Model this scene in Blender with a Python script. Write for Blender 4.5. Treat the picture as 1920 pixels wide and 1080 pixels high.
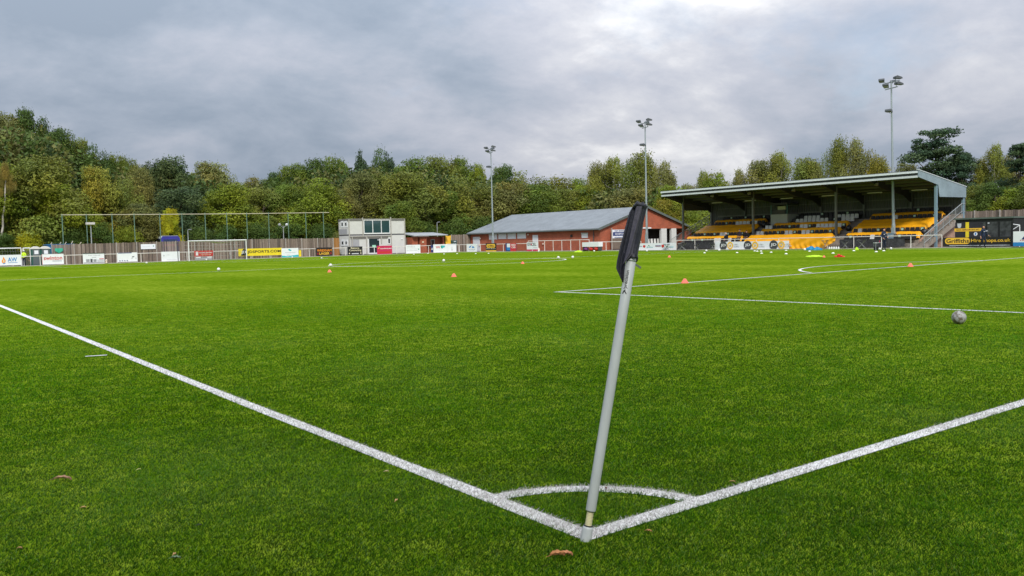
import bpy, bmesh, math, random
import numpy as np
from mathutils import Vector, Matrix, noise as mnoise
R=math.radians
scene=bpy.context.scene
for o in list(bpy.data.objects): bpy.data.objects.remove(o)
# ------------------------------------------------------------------ camera
CX,CY,CH=-2.8714,-3.2105,1.5206
YAW,PIT,ROL,FPX=0.6472,0.0542,-0.0245,1624.3
Fv=Vector((math.sin(YAW)*math.cos(PIT),math.cos(YAW)*math.cos(PIT),-math.sin(PIT)))
_R0=Vector((math.cos(YAW),-math.sin(YAW),0)); _U0=_R0.cross(Fv)
Rv=_R0*math.cos(ROL)+_U0*math.sin(ROL); Uv=-_R0*math.sin(ROL)+_U0*math.cos(ROL)
CAM=Vector((CX,CY,CH))
cd=bpy.data.cameras.new('camera'); cam=bpy.data.objects.new('camera',cd); scene.collection.objects.link(cam)
cam.matrix_world=Matrix(((Rv.x,Uv.x,-Fv.x,CX),(Rv.y,Uv.y,-Fv.y,CY),(Rv.z,Uv.z,-Fv.z,CH),(0,0,0,1)))
cd.sensor_width=36; cd.lens=FPX/1920*36; cd.clip_start=.05; cd.clip_end=6000
scene.camera=cam
# ------------------------------------------------------------------ light
SUN_EL,SUN_AZ=R(40),R(212)      # azimuth clockwise from +Y
w=bpy.data.worlds.new('World'); scene.world=w; w.use_nodes=True
nt=w.node_tree; nt.nodes.clear(); N=nt.nodes.new; L=nt.links.new
out=N('ShaderNodeOutputWorld')
sky=N('ShaderNodeTexSky'); sky.sky_type='NISHITA'; sky.sun_disc=False; sky.sun_elevation=SUN_EL; sky.sun_rotation=SUN_AZ
bsky=N('ShaderNodeBackground'); bsky.inputs[1].default_value=.13; L(sky.outputs[0],bsky.inputs[0])
tc=N('ShaderNodeTexCoord'); sep=N('ShaderNodeSeparateXYZ'); L(tc.outputs['Generated'],sep.inputs[0])
def M(op,a,b=None,c=None,clamp=False):
    n=N('ShaderNodeMath'); n.operation=op; n.use_clamp=clamp
    for i,v in enumerate((a,b,c)):
        if v is None: continue
        if isinstance(v,(int,float)): n.inputs[i].default_value=v
        else: L(v,n.inputs[i])
    return n.outputs[0]
zz=M('MAXIMUM',sep.outputs[2],0.0); den=M("ADD",zz,.34)
cmb=N('ShaderNodeCombineXYZ'); L(M('DIVIDE',sep.outputs[0],den),cmb.inputs[0]); L(M('DIVIDE',sep.outputs[1],den),cmb.inputs[1])
def noise(vec,scale,det=8,rough=.55,dist=0.,off=(0,0,0)):
    mp=N('ShaderNodeMapping'); L(vec,mp.inputs[0]); mp.inputs['Location'].default_value=off
    n=N('ShaderNodeTexNoise'); n.inputs['Scale'].default_value=scale; n.inputs['Detail'].default_value=det
    n.inputs['Roughness'].default_value=rough; n.inputs['Distortion'].default_value=dist
    L(mp.outputs[0],n.inputs['Vector']); return n.outputs['Fac']
n1=noise(cmb.outputs[0],1.0,10,.56,.35,(13.16,12.27,0)); n2=noise(cmb.outputs[0],3.2,9,.6,.2,(1.7,6.1,0)); n3=noise(cmb.outputs[0],.5,3,.5,0,(12.02,-12.26,0))
cl=M('ADD',M('ADD',M('MULTIPLY',n1,.52),M('MULTIPLY',n2,.28)),M('MULTIPLY',n3,.20))
rp=N('ShaderNodeValToRGB'); L(cl,rp.inputs[0]); e=rp.color_ramp.elements
e[0].position=.40; e[0].color=(.27,.325,.405,1); e[1].position=.625; e[1].color=(.84,.84,.85,1)
for p,c in ((.45,(.335,.385,.465,1)),(.49,(.41,.445,.52,1)),(.525,(.47,.495,.565,1)),(.565,(.57,.585,.635,1))):
    k=rp.color_ramp.elements.new(p); k.color=c
gain=M('MULTIPLY_ADD',M('POWER',M('MAXIMUM',sep.outputs[2],0),1.3),2.4,1.0)
bcl=N('ShaderNodeBackground'); L(rp.outputs[0],bcl.inputs[0]); L(gain,bcl.inputs[1])
mask=N('ShaderNodeMapRange'); L(noise(cmb.outputs[0],1.1,8,.6,.2,(3.1,9.4,0)),mask.inputs[0]); mask.inputs[1].default_value=.30; mask.inputs[2].default_value=.42; mask.inputs[3].default_value=.55; mask.inputs[4].default_value=1.
mx=N('ShaderNodeMixShader'); L(mask.outputs[0],mx.inputs[0]); L(bsky.outputs[0],mx.inputs[1]); L(bcl.outputs[0],mx.inputs[2]); L(mx.outputs[0],out.inputs[0])
sd=bpy.data.lights.new('sun','SUN'); sd.energy=2.9; sd.angle=R(10); sd.color=(1,.95,.87)
sun=bpy.data.objects.new('sun',sd); scene.collection.objects.link(sun)
sdir=Vector((math.sin(SUN_AZ)*math.cos(SUN_EL),math.cos(SUN_AZ)*math.cos(SUN_EL),math.sin(SUN_EL)))
sun.rotation_euler=(-sdir).to_track_quat('-Z','Y').to_euler()
scene.view_settings.view_transform='Standard'; scene.view_settings.look='None'; scene.view_settings.gamma=1; scene.view_settings.exposure=0.0
# ------------------------------------------------------------------ helpers
def ray(u,v): return Fv+Rv*((u-960)/FPX)+Uv*((540-v)/FPX)
def G(u,v,z=0.): d=ray(u,v); return CAM+d*((z-CH)/d.z)
def AX(u,v,X): d=ray(u,v); return CAM+d*((X-CX)/d.x)
def AY(u,v,Y): d=ray(u,v); return CAM+d*((Y-CY)/d.y)
LINK=scene.collection.objects.link
_m={}
def pm(name,col,rough=.75,var=.12,scale=3.,bump=0.,bscale=40.,metal=0.,spec=.3,stretch=(1,1,1),objc=False):
    """procedural material: base colour broken up by two noises, optional bump"""
    if name in _m: return _m[name]
    m=bpy.data.materials.new(name); m.use_nodes=True; t=m.node_tree; b=t.nodes['Principled BSDF']
    b.inputs['Roughness'].default_value=rough; b.inputs['Metallic'].default_value=metal; b.inputs['Specular IOR Level'].default_value=spec
    g=t.nodes.new('ShaderNodeTexCoord' if objc else 'ShaderNodeNewGeometry'); mp=t.nodes.new('ShaderNodeMapping'); mp.inputs['Scale'].default_value=stretch
    t.links.new(g.outputs['Object' if objc else 'Position'],mp.inputs[0])
    n=t.nodes.new('ShaderNodeTexNoise'); n.inputs['Scale'].default_value=scale; n.inputs['Detail'].default_value=6; n.inputs['Roughness'].default_value=.6
    t.links.new(mp.outputs[0],n.inputs['Vector'])
    r=t.nodes.new('ShaderNodeMapRange'); r.inputs[1].default_value=.25; r.inputs[2].default_value=.75; r.inputs[3].default_value=1-var; r.inputs[4].default_value=1+var
    t.links.new(n.outputs['Fac'],r.inputs[0])
    v=t.nodes.new('ShaderNodeVectorMath'); v.operation='SCALE'; v.inputs[0].default_value=col[:3]; t.links.new(r.outputs[0],v.inputs['Scale'])
    t.links.new(v.outputs[0],b.inputs['Base Color'])
    if bump:
        n2=t.nodes.new('ShaderNodeTexNoise'); n2.inputs['Scale'].default_value=bscale; n2.inputs['Detail'].default_value=4; t.links.new(mp.outputs[0],n2.inputs['Vector'])
        bp=t.nodes.new('ShaderNodeBump'); bp.inputs['Strength'].default_value=bump; bp.inputs['Distance'].default_value=.02
        t.links.new(n2.outputs['Fac'],bp.inputs['Height']); t.links.new(bp.outputs[0],b.inputs['Normal'])
    _m[name]=m; return m
WHITE=pm('white_paint',(.76,.77,.78),.5,.06); STEEL=pm('galvanised_steel',(.42,.45,.47),.45,.12,4,metal=.5); RAILW=pm('rail_paint',(.72,.68,.64),.5,.1)
BLACK=pm('black_paint',(.02,.02,.022),.5,.2); YEL=pm('yellow_print',(.80,.62,.03),.5,.08); GREY=pm('grey_paint',(.3,.31,.33),.6,.12)
RED=pm('red_print',(.55,.04,.035),.5,.1); NAVY=pm('navy_print',(.02,.04,.16),.5,.1); BLUE=pm('blue_print',(.03,.22,.55),.5,.1); GREEN=pm('green_print',(.03,.30,.17),.5,.1)
TEAL=pm('teal_print',(.05,.42,.48),.5,.1); ORANGE=pm('orange_print',(.85,.28,.02),.5,.1); CREAM=pm('cream_print',(.75,.68,.48),.5,.1); PINK=pm('crimson_print',(.55,.03,.10),.5,.1)
LGREY=pm('light_grey_print',(.55,.57,.6),.5,.1); DGREY=pm('dark_grey',(.06,.065,.07),.6,.2); AMBER=pm('amber_print',(.85,.50,.05),.5,.08)
CONC=pm('concrete',(.38,.36,.33),.9,.2,2,.4,60)
def tag(o,label=None,cat=None,group=None,kind=None):
    for k,v in (('label',label),('category',cat),('group',group),('kind',kind)):
        if v: o[k]=v
    return o
def root(name,loc,label,cat,group=None,rz=0.):
    o=bpy.data.objects.new(name,None); LINK(o); o.location=loc; o.rotation_euler.z=rz; o.empty_display_size=.2
    return tag(o,label,cat,group)
def kids(o): return [c for c in bpy.data.objects if c.parent==o]
_kc={}
def copy_tree(o,kmap):
    def rec(x,par):
        c=x.copy(); LINK(c)
        if par is not None: c.parent=par
        for k in kmap.get(x.name,[]): rec(k,c)
        return c
    return rec(o,None)
def kidmap():
    d={}
    for c in bpy.data.objects:
        if c.parent: d.setdefault(c.parent.name,[]).append(c)
    return d
class MB:
    def __init__(s): s.v=[];s.f=[];s.m=[];s.mi=0
    def add(s,vs,fs):
        b=len(s.v); s.v+= [tuple(p) for p in vs]; s.f+=[tuple(i+b for i in f) for f in fs]; s.m+=[s.mi]*len(fs); return s
    def box(s,x0,y0,z0,x1,y1,z1):
        return s.add([(x0,y0,z0),(x1,y0,z0),(x1,y1,z0),(x0,y1,z0),(x0,y0,z1),(x1,y0,z1),(x1,y1,z1),(x0,y1,z1)],
          [(0,3,2,1),(4,5,6,7),(0,1,5,4),(1,2,6,5),(2,3,7,6),(3,0,4,7)])
    def tube(s,pts,rad,n=8,cap=True):
        pts=[Vector(p) for p in pts]; rad=[rad]*len(pts) if isinstance(rad,(int,float)) else rad
        vs=[];fs=[]; prev=None
        for i,p in enumerate(pts):
            d=(pts[min(i+1,len(pts)-1)]-pts[max(i-1,0)]).normalized()
            a=d.orthogonal().normalized() if prev is None else (prev-d*prev.dot(d)).normalized()
            prev=a; b=d.cross(a)
            for k in range(n):
                t=2*math.pi*k/n; vs.append(p+(a*math.cos(t)+b*math.sin(t))*rad[i])
        for i in range(len(pts)-1):
            for k in range(n): fs.append((i*n+k,i*n+(k+1)%n,(i+1)*n+(k+1)%n,(i+1)*n+k))
        if cap: fs.append(tuple(range(n-1,-1,-1))); fs.append(tuple((len(pts)-1)*n+k for k in range(n)))
        return s.add(vs,fs)
    def beam(s,a,b,w,h):   # square bar
        a=Vector(a);b=Vector(b);d=(b-a).normalized(); sd=d.cross(Vector((0,0,1)))
        sd=sd.normalized() if sd.length>1e-4 else Vector((1,0,0)); up=sd.cross(d)
        vs=[p+sd*(w/2*i)+up*(h/2*j) for p in (a,b) for i,j in ((-1,-1),(1,-1),(1,1),(-1,1))]
        return s.add(vs,[(3,2,1,0),(4,5,6,7),(0,1,5,4),(1,2,6,5),(2,3,7,6),(3,0,4,7)])
    def lathe(s,prof,n=16,c=(0,0,0)):
        vs=[(c[0]+r*math.cos(2*math.pi*k/n),c[1]+r*math.sin(2*math.pi*k/n),c[2]+z) for r,z in prof for k in range(n)]
        fs=[(i*n+k,i*n+(k+1)%n,(i+1)*n+(k+1)%n,(i+1)*n+k) for i in range(len(prof)-1) for k in range(n)]
        fs.append(tuple(range(n-1,-1,-1))); fs.append(tuple((len(prof)-1)*n+k for k in range(n)))
        return s.add(vs,fs)
    def prism(s,poly,axis,a0,a1):  # poly in the two other axes (x,z) for axis y etc.
        n=len(poly)
        def P(q,a): return (a,q[0],q[1]) if axis=='x' else ((q[0],a,q[1]) if axis=='y' else (q[0],q[1],a))
        vs=[P(q,a0) for q in poly]+[P(q,a1) for q in poly]
        return s.add(vs,[tuple(range(n)),tuple(range(2*n-1,n-1,-1))]+[(i,(i+1)%n+0,(i+1)%n+n,i+n)[::-1] for i in range(n)])
    def build(s,name,mat,parent=None,world=True,smooth=False,label=None):
        me=bpy.data.meshes.new(name)
        off=Vector(parent.location) if (parent is not None and world) else Vector((0,0,0))
        if parent is not None and world and parent.parent is not None: off=off+Vector(parent.parent.location)
        me.from_pydata([tuple(Vector(v)-off) for v in s.v],[],s.f)
        for m in (mat if isinstance(mat,(list,tuple)) else [mat]): me.materials.append(m)
        me.polygons.foreach_set('material_index',s.m)
        if smooth: me.polygons.foreach_set('use_smooth',[True]*len(s.f))
        bm=bmesh.new(); bm.from_mesh(me); bmesh.ops.recalc_face_normals(bm,faces=bm.faces); bm.to_mesh(me); bm.free()
        me.update(); o=bpy.data.objects.new(name,me); LINK(o)
        if parent is not None: o.parent=parent
        if label: o['label']=label
        return o
def np_mesh(name,V,Fq,mat,parent=None,attr=None):
    """big mesh from numpy arrays; Fq = list of (faces array n x k)"""
    me=bpy.data.meshes.new(name); me.vertices.add(len(V)); me.vertices.foreach_set('co',V.astype(np.float32).ravel())
    loops=np.concatenate([f.ravel() for f in Fq]); tot=np.concatenate([np.full(len(f),f.shape[1]) for f in Fq])
    st=np.concatenate([[0],np.cumsum(tot)[:-1]])
    me.loops.add(len(loops)); me.loops.foreach_set('vertex_index',loops.astype(np.int32))
    me.polygons.add(len(tot)); me.polygons.foreach_set('loop_start',st.astype(np.int32)); me.polygons.foreach_set('loop_total',tot.astype(np.int32))
    if attr is not None:
        a=me.attributes.new('tint','FLOAT_COLOR','POINT'); a.data.foreach_set('color',attr.astype(np.float32).ravel())
    me.materials.append(mat); me.update(calc_edges=True)
    o=bpy.data.objects.new(name,me); LINK(o)
    if parent is not None: o.parent=parent
    return o
def text_geo(txt,offset=0.0,extrude=0.):
    c=bpy.data.curves.new('t','FONT'); c.body=txt; c.size=1; c.resolution_u=2; c.offset=offset; c.extrude=extrude
    o=bpy.data.objects.new('t',c); LINK(o); dg=bpy.context.evaluated_depsgraph_get(); me=bpy.data.meshes.new_from_object(o.evaluated_get(dg))
    V=[tuple(v.co) for v in me.vertices]; F=[tuple(p.vertices) for p in me.polygons]
    bpy.data.objects.remove(o); bpy.data.curves.remove(c); bpy.data.meshes.remove(me); return V,F
def text_mb(mb,txt,x0,z0,x1,z1,y,offset=.02,th=.012):
    V,F=text_geo(txt,offset,.5); xs=[v[0] for v in V]; ys=[v[1] for v in V]
    a,b,c,d=min(xs),max(xs),min(ys),max(ys)
    return mb.add([(x0+(v[0]-a)/(b-a)*(x1-x0), y-(v[2]+.5)*th, z0+(v[1]-c)/(d-c)*(z1-z0)) for v in V],F)
# ------------------------------------------------------------------ ground, pitch, markings
PW,PL=67.66,106.86          # pitch width (X) and length (Y)
RX,RY=72.4,109.9            # barrier lines
def sm(t): t=max(0,min(1,t)); return t*t*(3-2*t)
def terr(x,y):
    h=6.5*sm((y-117)/45)*sm((88-x)/45)+7*sm((34-x)/45)*sm((y-119)/30)
    h+=1.2*sm((y-114.5)/5)*sm((22-x)/10)
    h+=1.6*sm((x-86)/14)*sm((70-y)/30)
    if h>0: h+= .5*sm(h)*mnoise.noise(Vector((x*.13,y*.13,0)))
    return h
def ground():
    xs=sorted(set([-2500,-1200,-600,-300,-150]+[i for i in range(-90,221,4)]+[300,600,1200,2500]))
    ys=sorted(set([-2500,-1000,-300,-100]+[i for i in range(-40,112,8)]+[i for i in range(112,231,3)]+[300,500,1000,2500]))
    mb=MB(); mb.add([(x,y,terr(x,y)-.03) for y in ys for x in xs],[(j*len(xs)+i,j*len(xs)+i+1,(j+1)*len(xs)+i+1,(j+1)*len(xs)+i) for j in range(len(ys)-1) for i in range(len(xs)-1)])
    m=bpy.data.materials.new('woodland_floor'); m.use_nodes=True; t=m.node_tree; b=t.nodes['Principled BSDF']; b.inputs['Roughness'].default_value=.95
    g=t.nodes.new('ShaderNodeNewGeometry'); n=t.nodes.new('ShaderNodeTexNoise'); n.inputs['Scale'].default_value=.35; n.inputs['Detail'].default_value=9; n.inputs['Roughness'].default_value=.65
    t.links.new(g.outputs['Position'],n.inputs['Vector']); r=t.nodes.new('ShaderNodeValToRGB'); t.links.new(n.outputs['Fac'],r.inputs[0]); e=r.color_ramp.elements
    e[0].position=.38; e[0].color=(.045,.06,.015,1); e[1].position=.62; e[1].color=(.20,.13,.07,1); k=e.new(.5); k.color=(.09,.085,.03,1)
    t.links.new(r.outputs[0],b.inputs['Base Color'])
    tag(mb.build('ground',m,smooth=True),kind='structure')
    s=MB(); s.box(-9,-9,-.025,86,113,-.006)
    tag(s.build('paved_surround',pm('tarmac',(.16,.155,.15),.9,.25,1.5,.3,80)),kind='structure')
    # concrete edging kerb along the foot of the barriers
    k=MB(); k.box(-9,109.45,-.01,RX+.3,110.2,.05); k.box(72.0,-9,-.01,72.75,109.45,.05)
    tag(k.build('kerb',pm('pale_concrete',(.46,.43,.37),.9,.15,3)),kind='structure')
ground()
def turf_mat(name,white=False):
    m=bpy.data.materials.new(name); m.use_nodes=True; t=m.node_tree; b=t.nodes['Principled BSDF']; ln=t.links.new
    b.inputs['Roughness'].default_value=.9; b.inputs['Specular IOR Level'].default_value=.0
    g=t.nodes.new('ShaderNodeNewGeometry')
    def nz(sc,det,ro,stretch=(1,1,1)):
        mp=t.nodes.new('ShaderNodeMapping'); mp.inputs['Scale'].default_value=stretch; ln(g.outputs['Position'],mp.inputs[0])
        n=t.nodes.new('ShaderNodeTexNoise'); n.inputs['Scale'].default_value=sc; n.inputs['Detail'].default_value=det; n.inputs['Roughness'].default_value=ro; ln(mp.outputs[0],n.inputs['Vector']); return n.outputs['Fac']
    def math_(op,a,b_):
        n=t.nodes.new('ShaderNodeMath'); n.operation=op
        for i,v in enumerate((a,b_)):
            if isinstance(v,(int,float)): n.inputs[i].default_value=v
            else: ln(v,n.inputs[i])
        return n.outputs[0]
    s=math_('ADD',math_('MULTIPLY',nz(3.4,8,.74),.70),math_('MULTIPLY',nz(.22,4,.6,(1,.45,1)),.30))
    r=t.nodes.new('ShaderNodeValToRGB'); ln(s,r.inputs[0]); e=r.color_ramp.elements
    if white:
        e[0].position=.3; e[0].color=(.55,.56,.54,1); e[1].position=.65; e[1].color=(.74,.74,.72,1)
    else:
        e[0].position=.40; e[0].color=(.066,.138,.002,1); e[1].position=.60; e[1].color=(.205,.282,.020,1); k=e.new(.51); k.color=(.122,.198,.008,1)
    ln(r.outputs[0],b.inputs['Base Color'])
    bp=t.nodes.new('ShaderNodeBump'); bp.inputs['Strength'].default_value=.5; bp.inputs['Distance'].default_value=.03; ln(nz(45,5,.7),bp.inputs['Height']); ln(bp.outputs[0],b.inputs['Normal'])
    return m
TURF=turf_mat('turf_surface'); LINEM=turf_mat('white_turf_line',True)
t_=MB(); 
gx=[-9+i*3 for i in range(28)]; gx[-1]=72.0; gy=[-9+i*3 for i in range(40)]; gy[-1]=109.45
t_.add([(x,y,0) for y in gy for x in gx],[(j*28+i,j*28+i+1,(j+1)*28+i+1,(j+1)*28+i) for j in range(39) for i in range(27)])
tag(t_.build('artificial_turf_pitch',TURF),kind='structure')
# near corner: the painted lines follow the ground points of the corner
LW=.12
TP=[(-.015,0),(.02,4.76),(.36,26.),(.4,40.),(.2,107)]      # outer edge of the touchline (x,y)
GP=[(0,-.0),(5.2,.03),(67.66,.3)]                             # outer edge of the goal line
def xt(y):
    for (a,b),(c,d) in zip(TP,TP[1:]):
        if y<=d or (c,d)==TP[-1]: return a+(c-a)*(y-b)/(d-b)
def yg(x):
    for (a,b),(c,d) in zip(GP,GP[1:]):
        if x<=c or (c,d)==GP[-1]: return b+(d-b)*(x-a)/(c-a)
ARC=.975
PA=(PW-40.32)/2
def strip(name,pts,wd=LW,z=.004,closed=False):
    n=len(pts); vs=[];
    for i,p in enumerate(pts):
        a=Vector(pts[(i-1)%n if closed else max(i-1,0)]); b=Vector(pts[(i+1)%n if closed else min(i+1,n-1)]); d=(b-a).normalized(); nn=Vector((-d.y,d.x))
        vs+=[(p[0]+nn.x*wd/2,p[1]+nn.y*wd/2,z),(p[0]-nn.x*wd/2,p[1]-nn.y*wd/2,z)]
    m=MB(); m.add(vs,[(2*i,2*i+1,(2*i+3)%(2*n),(2*i+2)%(2*n)) for i in range(n if closed else n-1)])
    return tag(m.build(name,LINEM),kind='structure')
strip('touchline_marking',[(x+LW/2,y) for x,y in TP])
strip('goal_line_marking',[(x,y+LW/2) for x,y in [(.1,0),(5.2,.03),(67.66,.3)]],z=.0055)
strip('touchline_marking',[(PW,0.3),(PW,PL)]); strip('goal_line_marking',[(0,PL),(PW,PL)],z=.008)
strip('halfway_line_marking',[(.3,PL/2),(PW,PL/2)],wd=.14)
def arc(cx,cy,r,a0,a1,n=40): return [(cx+r*math.cos(a0+(a1-a0)*i/n),cy+r*math.sin(a0+(a1-a0)*i/n)) for i in range(n+1)]
strip('centre_circle_marking',arc(PW/2,PL/2,9.09,0,2*math.pi,96)[:-1],wd=.15,z=.008,closed=True)
strip('corner_arc_marking',arc(0,0,ARC-LW/2,.06,math.pi/2-.06,24),z=.003)
strip('corner_arc_marking',arc(0,PL,ARC,-.06,-math.pi/2+.06,16),z=.012); strip('corner_arc_marking',arc(PW,PL,ARC,math.pi,math.pi*1.5,16),z=.012)
p1=(PA,9.58-.1)
strip('penalty_area_marking',[(13.95,.3),(13.72,9.58),(13.42,16.1),(13.33,16.1),(22.16,16.16),(45.8,16.74),(54.0,16.8),(54.0,.3)][0:3]); strip('penalty_area_marking',[(13.27,16.1),(22.16,16.16),(45.8,16.70),(54.0,16.85)],z=.008)
strip('penalty_area_marking',[(54.0,16.85),(54.0,.3)])
strip('goal_area_marking',[(PW/2-9.16,.3),(PW/2-9.16,5.5),(PW/2+9.16,5.5),(PW/2+9.16,.3)])
th=math.acos(5.55/9.09); strip('penalty_arc_marking',arc(PW/2,11,9.09,math.pi/2+th,math.pi/2-th,32),z=.012)
strip('penalty_area_marking',[(PA,PL),(PA,PL-16.5),(PW-PA,PL-16.5),(PW-PA,PL)])
strip('goal_area_marking',[(PW/2-9.16,PL),(PW/2-9.16,PL-5.5),(PW/2+9.16,PL-5.5),(PW/2+9.16,PL)])
strip('penalty_arc_marking',arc(PW/2,PL-11,9.09,-math.pi/2-th,-math.pi/2+th,32),z=.012)
a,b=G(160,669.5),G(201,667); strip('distance_marking',[(a.x,a.y),(b.x,b.y)],wd=.07,z=.012)
# ---- turf fibres near the camera: one object of green fibres, the line fibres belong to a white one
def fibres():
    rg=np.random.default_rng(5)
    n=1500000
    d=2.5*(36/2.5)**(rg.random(n)**.86); ang=YAW+(rg.random(n)-.5)*R(76)
    x=CX+d*np.sin(ang); y=CY+d*np.cos(ang)
    # gather in tufts
    cell=.011; tx=np.floor(x/cell); ty=np.floor(y/cell); h=np.sin(tx*12.9898+ty*78.233)*43758.5453; h-=np.floor(h); h2=np.sin(tx*39.35+ty*11.13)*24634.63; h2-=np.floor(h2)
    x=(tx+.5+(h-.5)*.8)*cell+rg.normal(0,.003,n); y=(ty+.5+(h2-.5)*.8)*cell+rg.normal(0,.0035,n)
    lowf=np.sin(x*1.7+1.3*np.sin(y*1.1))*np.cos(y*1.3+.8*np.sin(x*.9)); patch=np.sin(x*5.1+2*np.sin(y*3.7))*np.sin(y*6.3+1.5*np.sin(x*4.1))
    fade=np.clip((36-d)/26,.10,1)
    L_=.019*fade*(.65+.6*rg.random(n))*(1+.12*lowf+.1*patch); W_=(.0011+.00030*d)*(.8+.4*rg.random(n))
    az=rg.random(n)*2*np.pi; lean=.55+1.0*rg.random(n)
    # nap: fibres lie mostly one way
    dx=np.cos(az)*lean+.35; dy=np.sin(az)*lean+.18*lowf; wa=rg.random(n)*np.pi; wx=np.cos(wa)*W_/2; wy=np.sin(wa)*W_/2
    V=np.zeros((n,5,3)); 
    V[:,0]=np.stack([x-wx,y-wy,0*x],1); V[:,1]=np.stack([x+wx,y+wy,0*x],1)
    mx_=x+dx*L_*.5; my_=y+dy*L_*.5; mz=L_*.60
    V[:,2]=np.stack([mx_+wx*.9,my_+wy*.9,mz],1); V[:,3]=np.stack([mx_-wx*.9,my_-wy*.9,mz],1)
    V[:,4]=np.stack([x+dx*L_*1.15,y+dy*L_*1.15,L_*(.62+.38*rg.random(n))],1)
    tip=.0; X=x; Y=y
    xtv=np.interp(Y,[p[1] for p in TP],[p[0] for p in TP]); ygv=np.interp(X,[p[0] for p in GP],[p[1] for p in GP])
    rr=np.hypot(X,Y); jit=rg.normal(0,.004,n)
    wh=((X+jit>xtv)&(X+jit<xtv+.113)&(Y>0))|((Y+jit>ygv)&(Y+jit<ygv+.113)&(X>0))|((rr+jit<ARC)&(rr+jit>ARC-.108)&(X>0)&(Y>0))
    mott=np.sin(x*2.3+2.1*np.sin(y*1.7+.5))*np.sin(y*2.9+1.7*np.sin(x*2.1))+.6*np.sin(x*9+2*np.sin(y*7))*np.sin(y*11+1.3*np.sin(x*8))
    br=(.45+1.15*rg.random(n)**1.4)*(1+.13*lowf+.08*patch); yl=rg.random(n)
    far=np.clip((np.hypot(x,y))/14,0,1); br=br*(.45+.70*far)*(1+.22*np.clip(mott,-1,1)*(1-.3*far)); col=np.stack([(.042+.046*yl)*br,(.150+.050*yl)*br,(.0016+.0015*yl)*br,np.ones(n)],1)  # brightness falls towards the corner: foreground shade painted into the fibre colour
    scuff=np.clip(np.sin(x*.9+.6*y+1.5*np.sin(y*.55+.8))*np.sin(y*.75-.35*x+1.2*np.sin(x*.8))*1.6-.35,0,1)*(rg.random(n)<.45)
    col[:,:3]=col[:,:3]*(1-.5*scuff[:,None])+np.array([.15,.23,.035])*.5*scuff[:,None]
    brown=rg.random(n)<.012; col[brown]=[.12,.10,.015,1]
    pale=rg.random(n)<.05; col[pale]=[.17,.25,.05,1]
    wc=np.stack([.43*np.ones(n),.41*np.ones(n),.40*np.ones(n),np.ones(n)],1)*(.75+.3*rg.random(n))[:,None]; wc[rg.random(n)<.06]=[.10,.14,.04,1]; wc[:,3]=1
    m=bpy.data.materials.new('turf_fibre'); m.use_nodes=True; t=m.node_tree; b=t.nodes['Principled BSDF']; b.inputs['Roughness'].default_value=.6; b.inputs['Specular IOR Level'].default_value=.03
    at=t.nodes.new('ShaderNodeAttribute'); at.attribute_name='tint'; t.links.new(at.outputs['Color'],b.inputs['Base Color'])
    tr=t.nodes.new('ShaderNodeBsdfTranslucent'); t.links.new(at.outputs['Color'],tr.inputs[0]); ms=t.nodes.new('ShaderNodeMixShader'); ms.inputs[0].default_value=.25
    t.links.new(b.outputs[0],ms.inputs[1]); t.links.new(tr.outputs[0],ms.inputs[2]); t.links.new(ms.outputs[0],t.nodes['Material Output'].inputs[0])
    def mk(sel,c,name,kind):
        v=V[sel].reshape(-1,3); k=len(v)//5; b_=np.arange(k)[:,None]*5
        cc=np.repeat(c[sel],5,0).reshape(-1,5,4)
        if name=='turf_fibres': # shade between fibres painted in: roots darkened, tips lightened
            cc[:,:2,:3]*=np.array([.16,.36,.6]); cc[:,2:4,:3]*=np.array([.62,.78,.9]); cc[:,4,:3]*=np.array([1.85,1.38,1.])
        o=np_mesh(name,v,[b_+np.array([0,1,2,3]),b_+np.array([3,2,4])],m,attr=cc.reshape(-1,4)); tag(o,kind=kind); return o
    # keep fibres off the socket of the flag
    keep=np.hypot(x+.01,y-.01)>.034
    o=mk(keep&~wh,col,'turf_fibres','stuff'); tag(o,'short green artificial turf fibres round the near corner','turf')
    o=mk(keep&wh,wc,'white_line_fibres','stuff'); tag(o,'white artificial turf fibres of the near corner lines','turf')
fibres()
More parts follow.
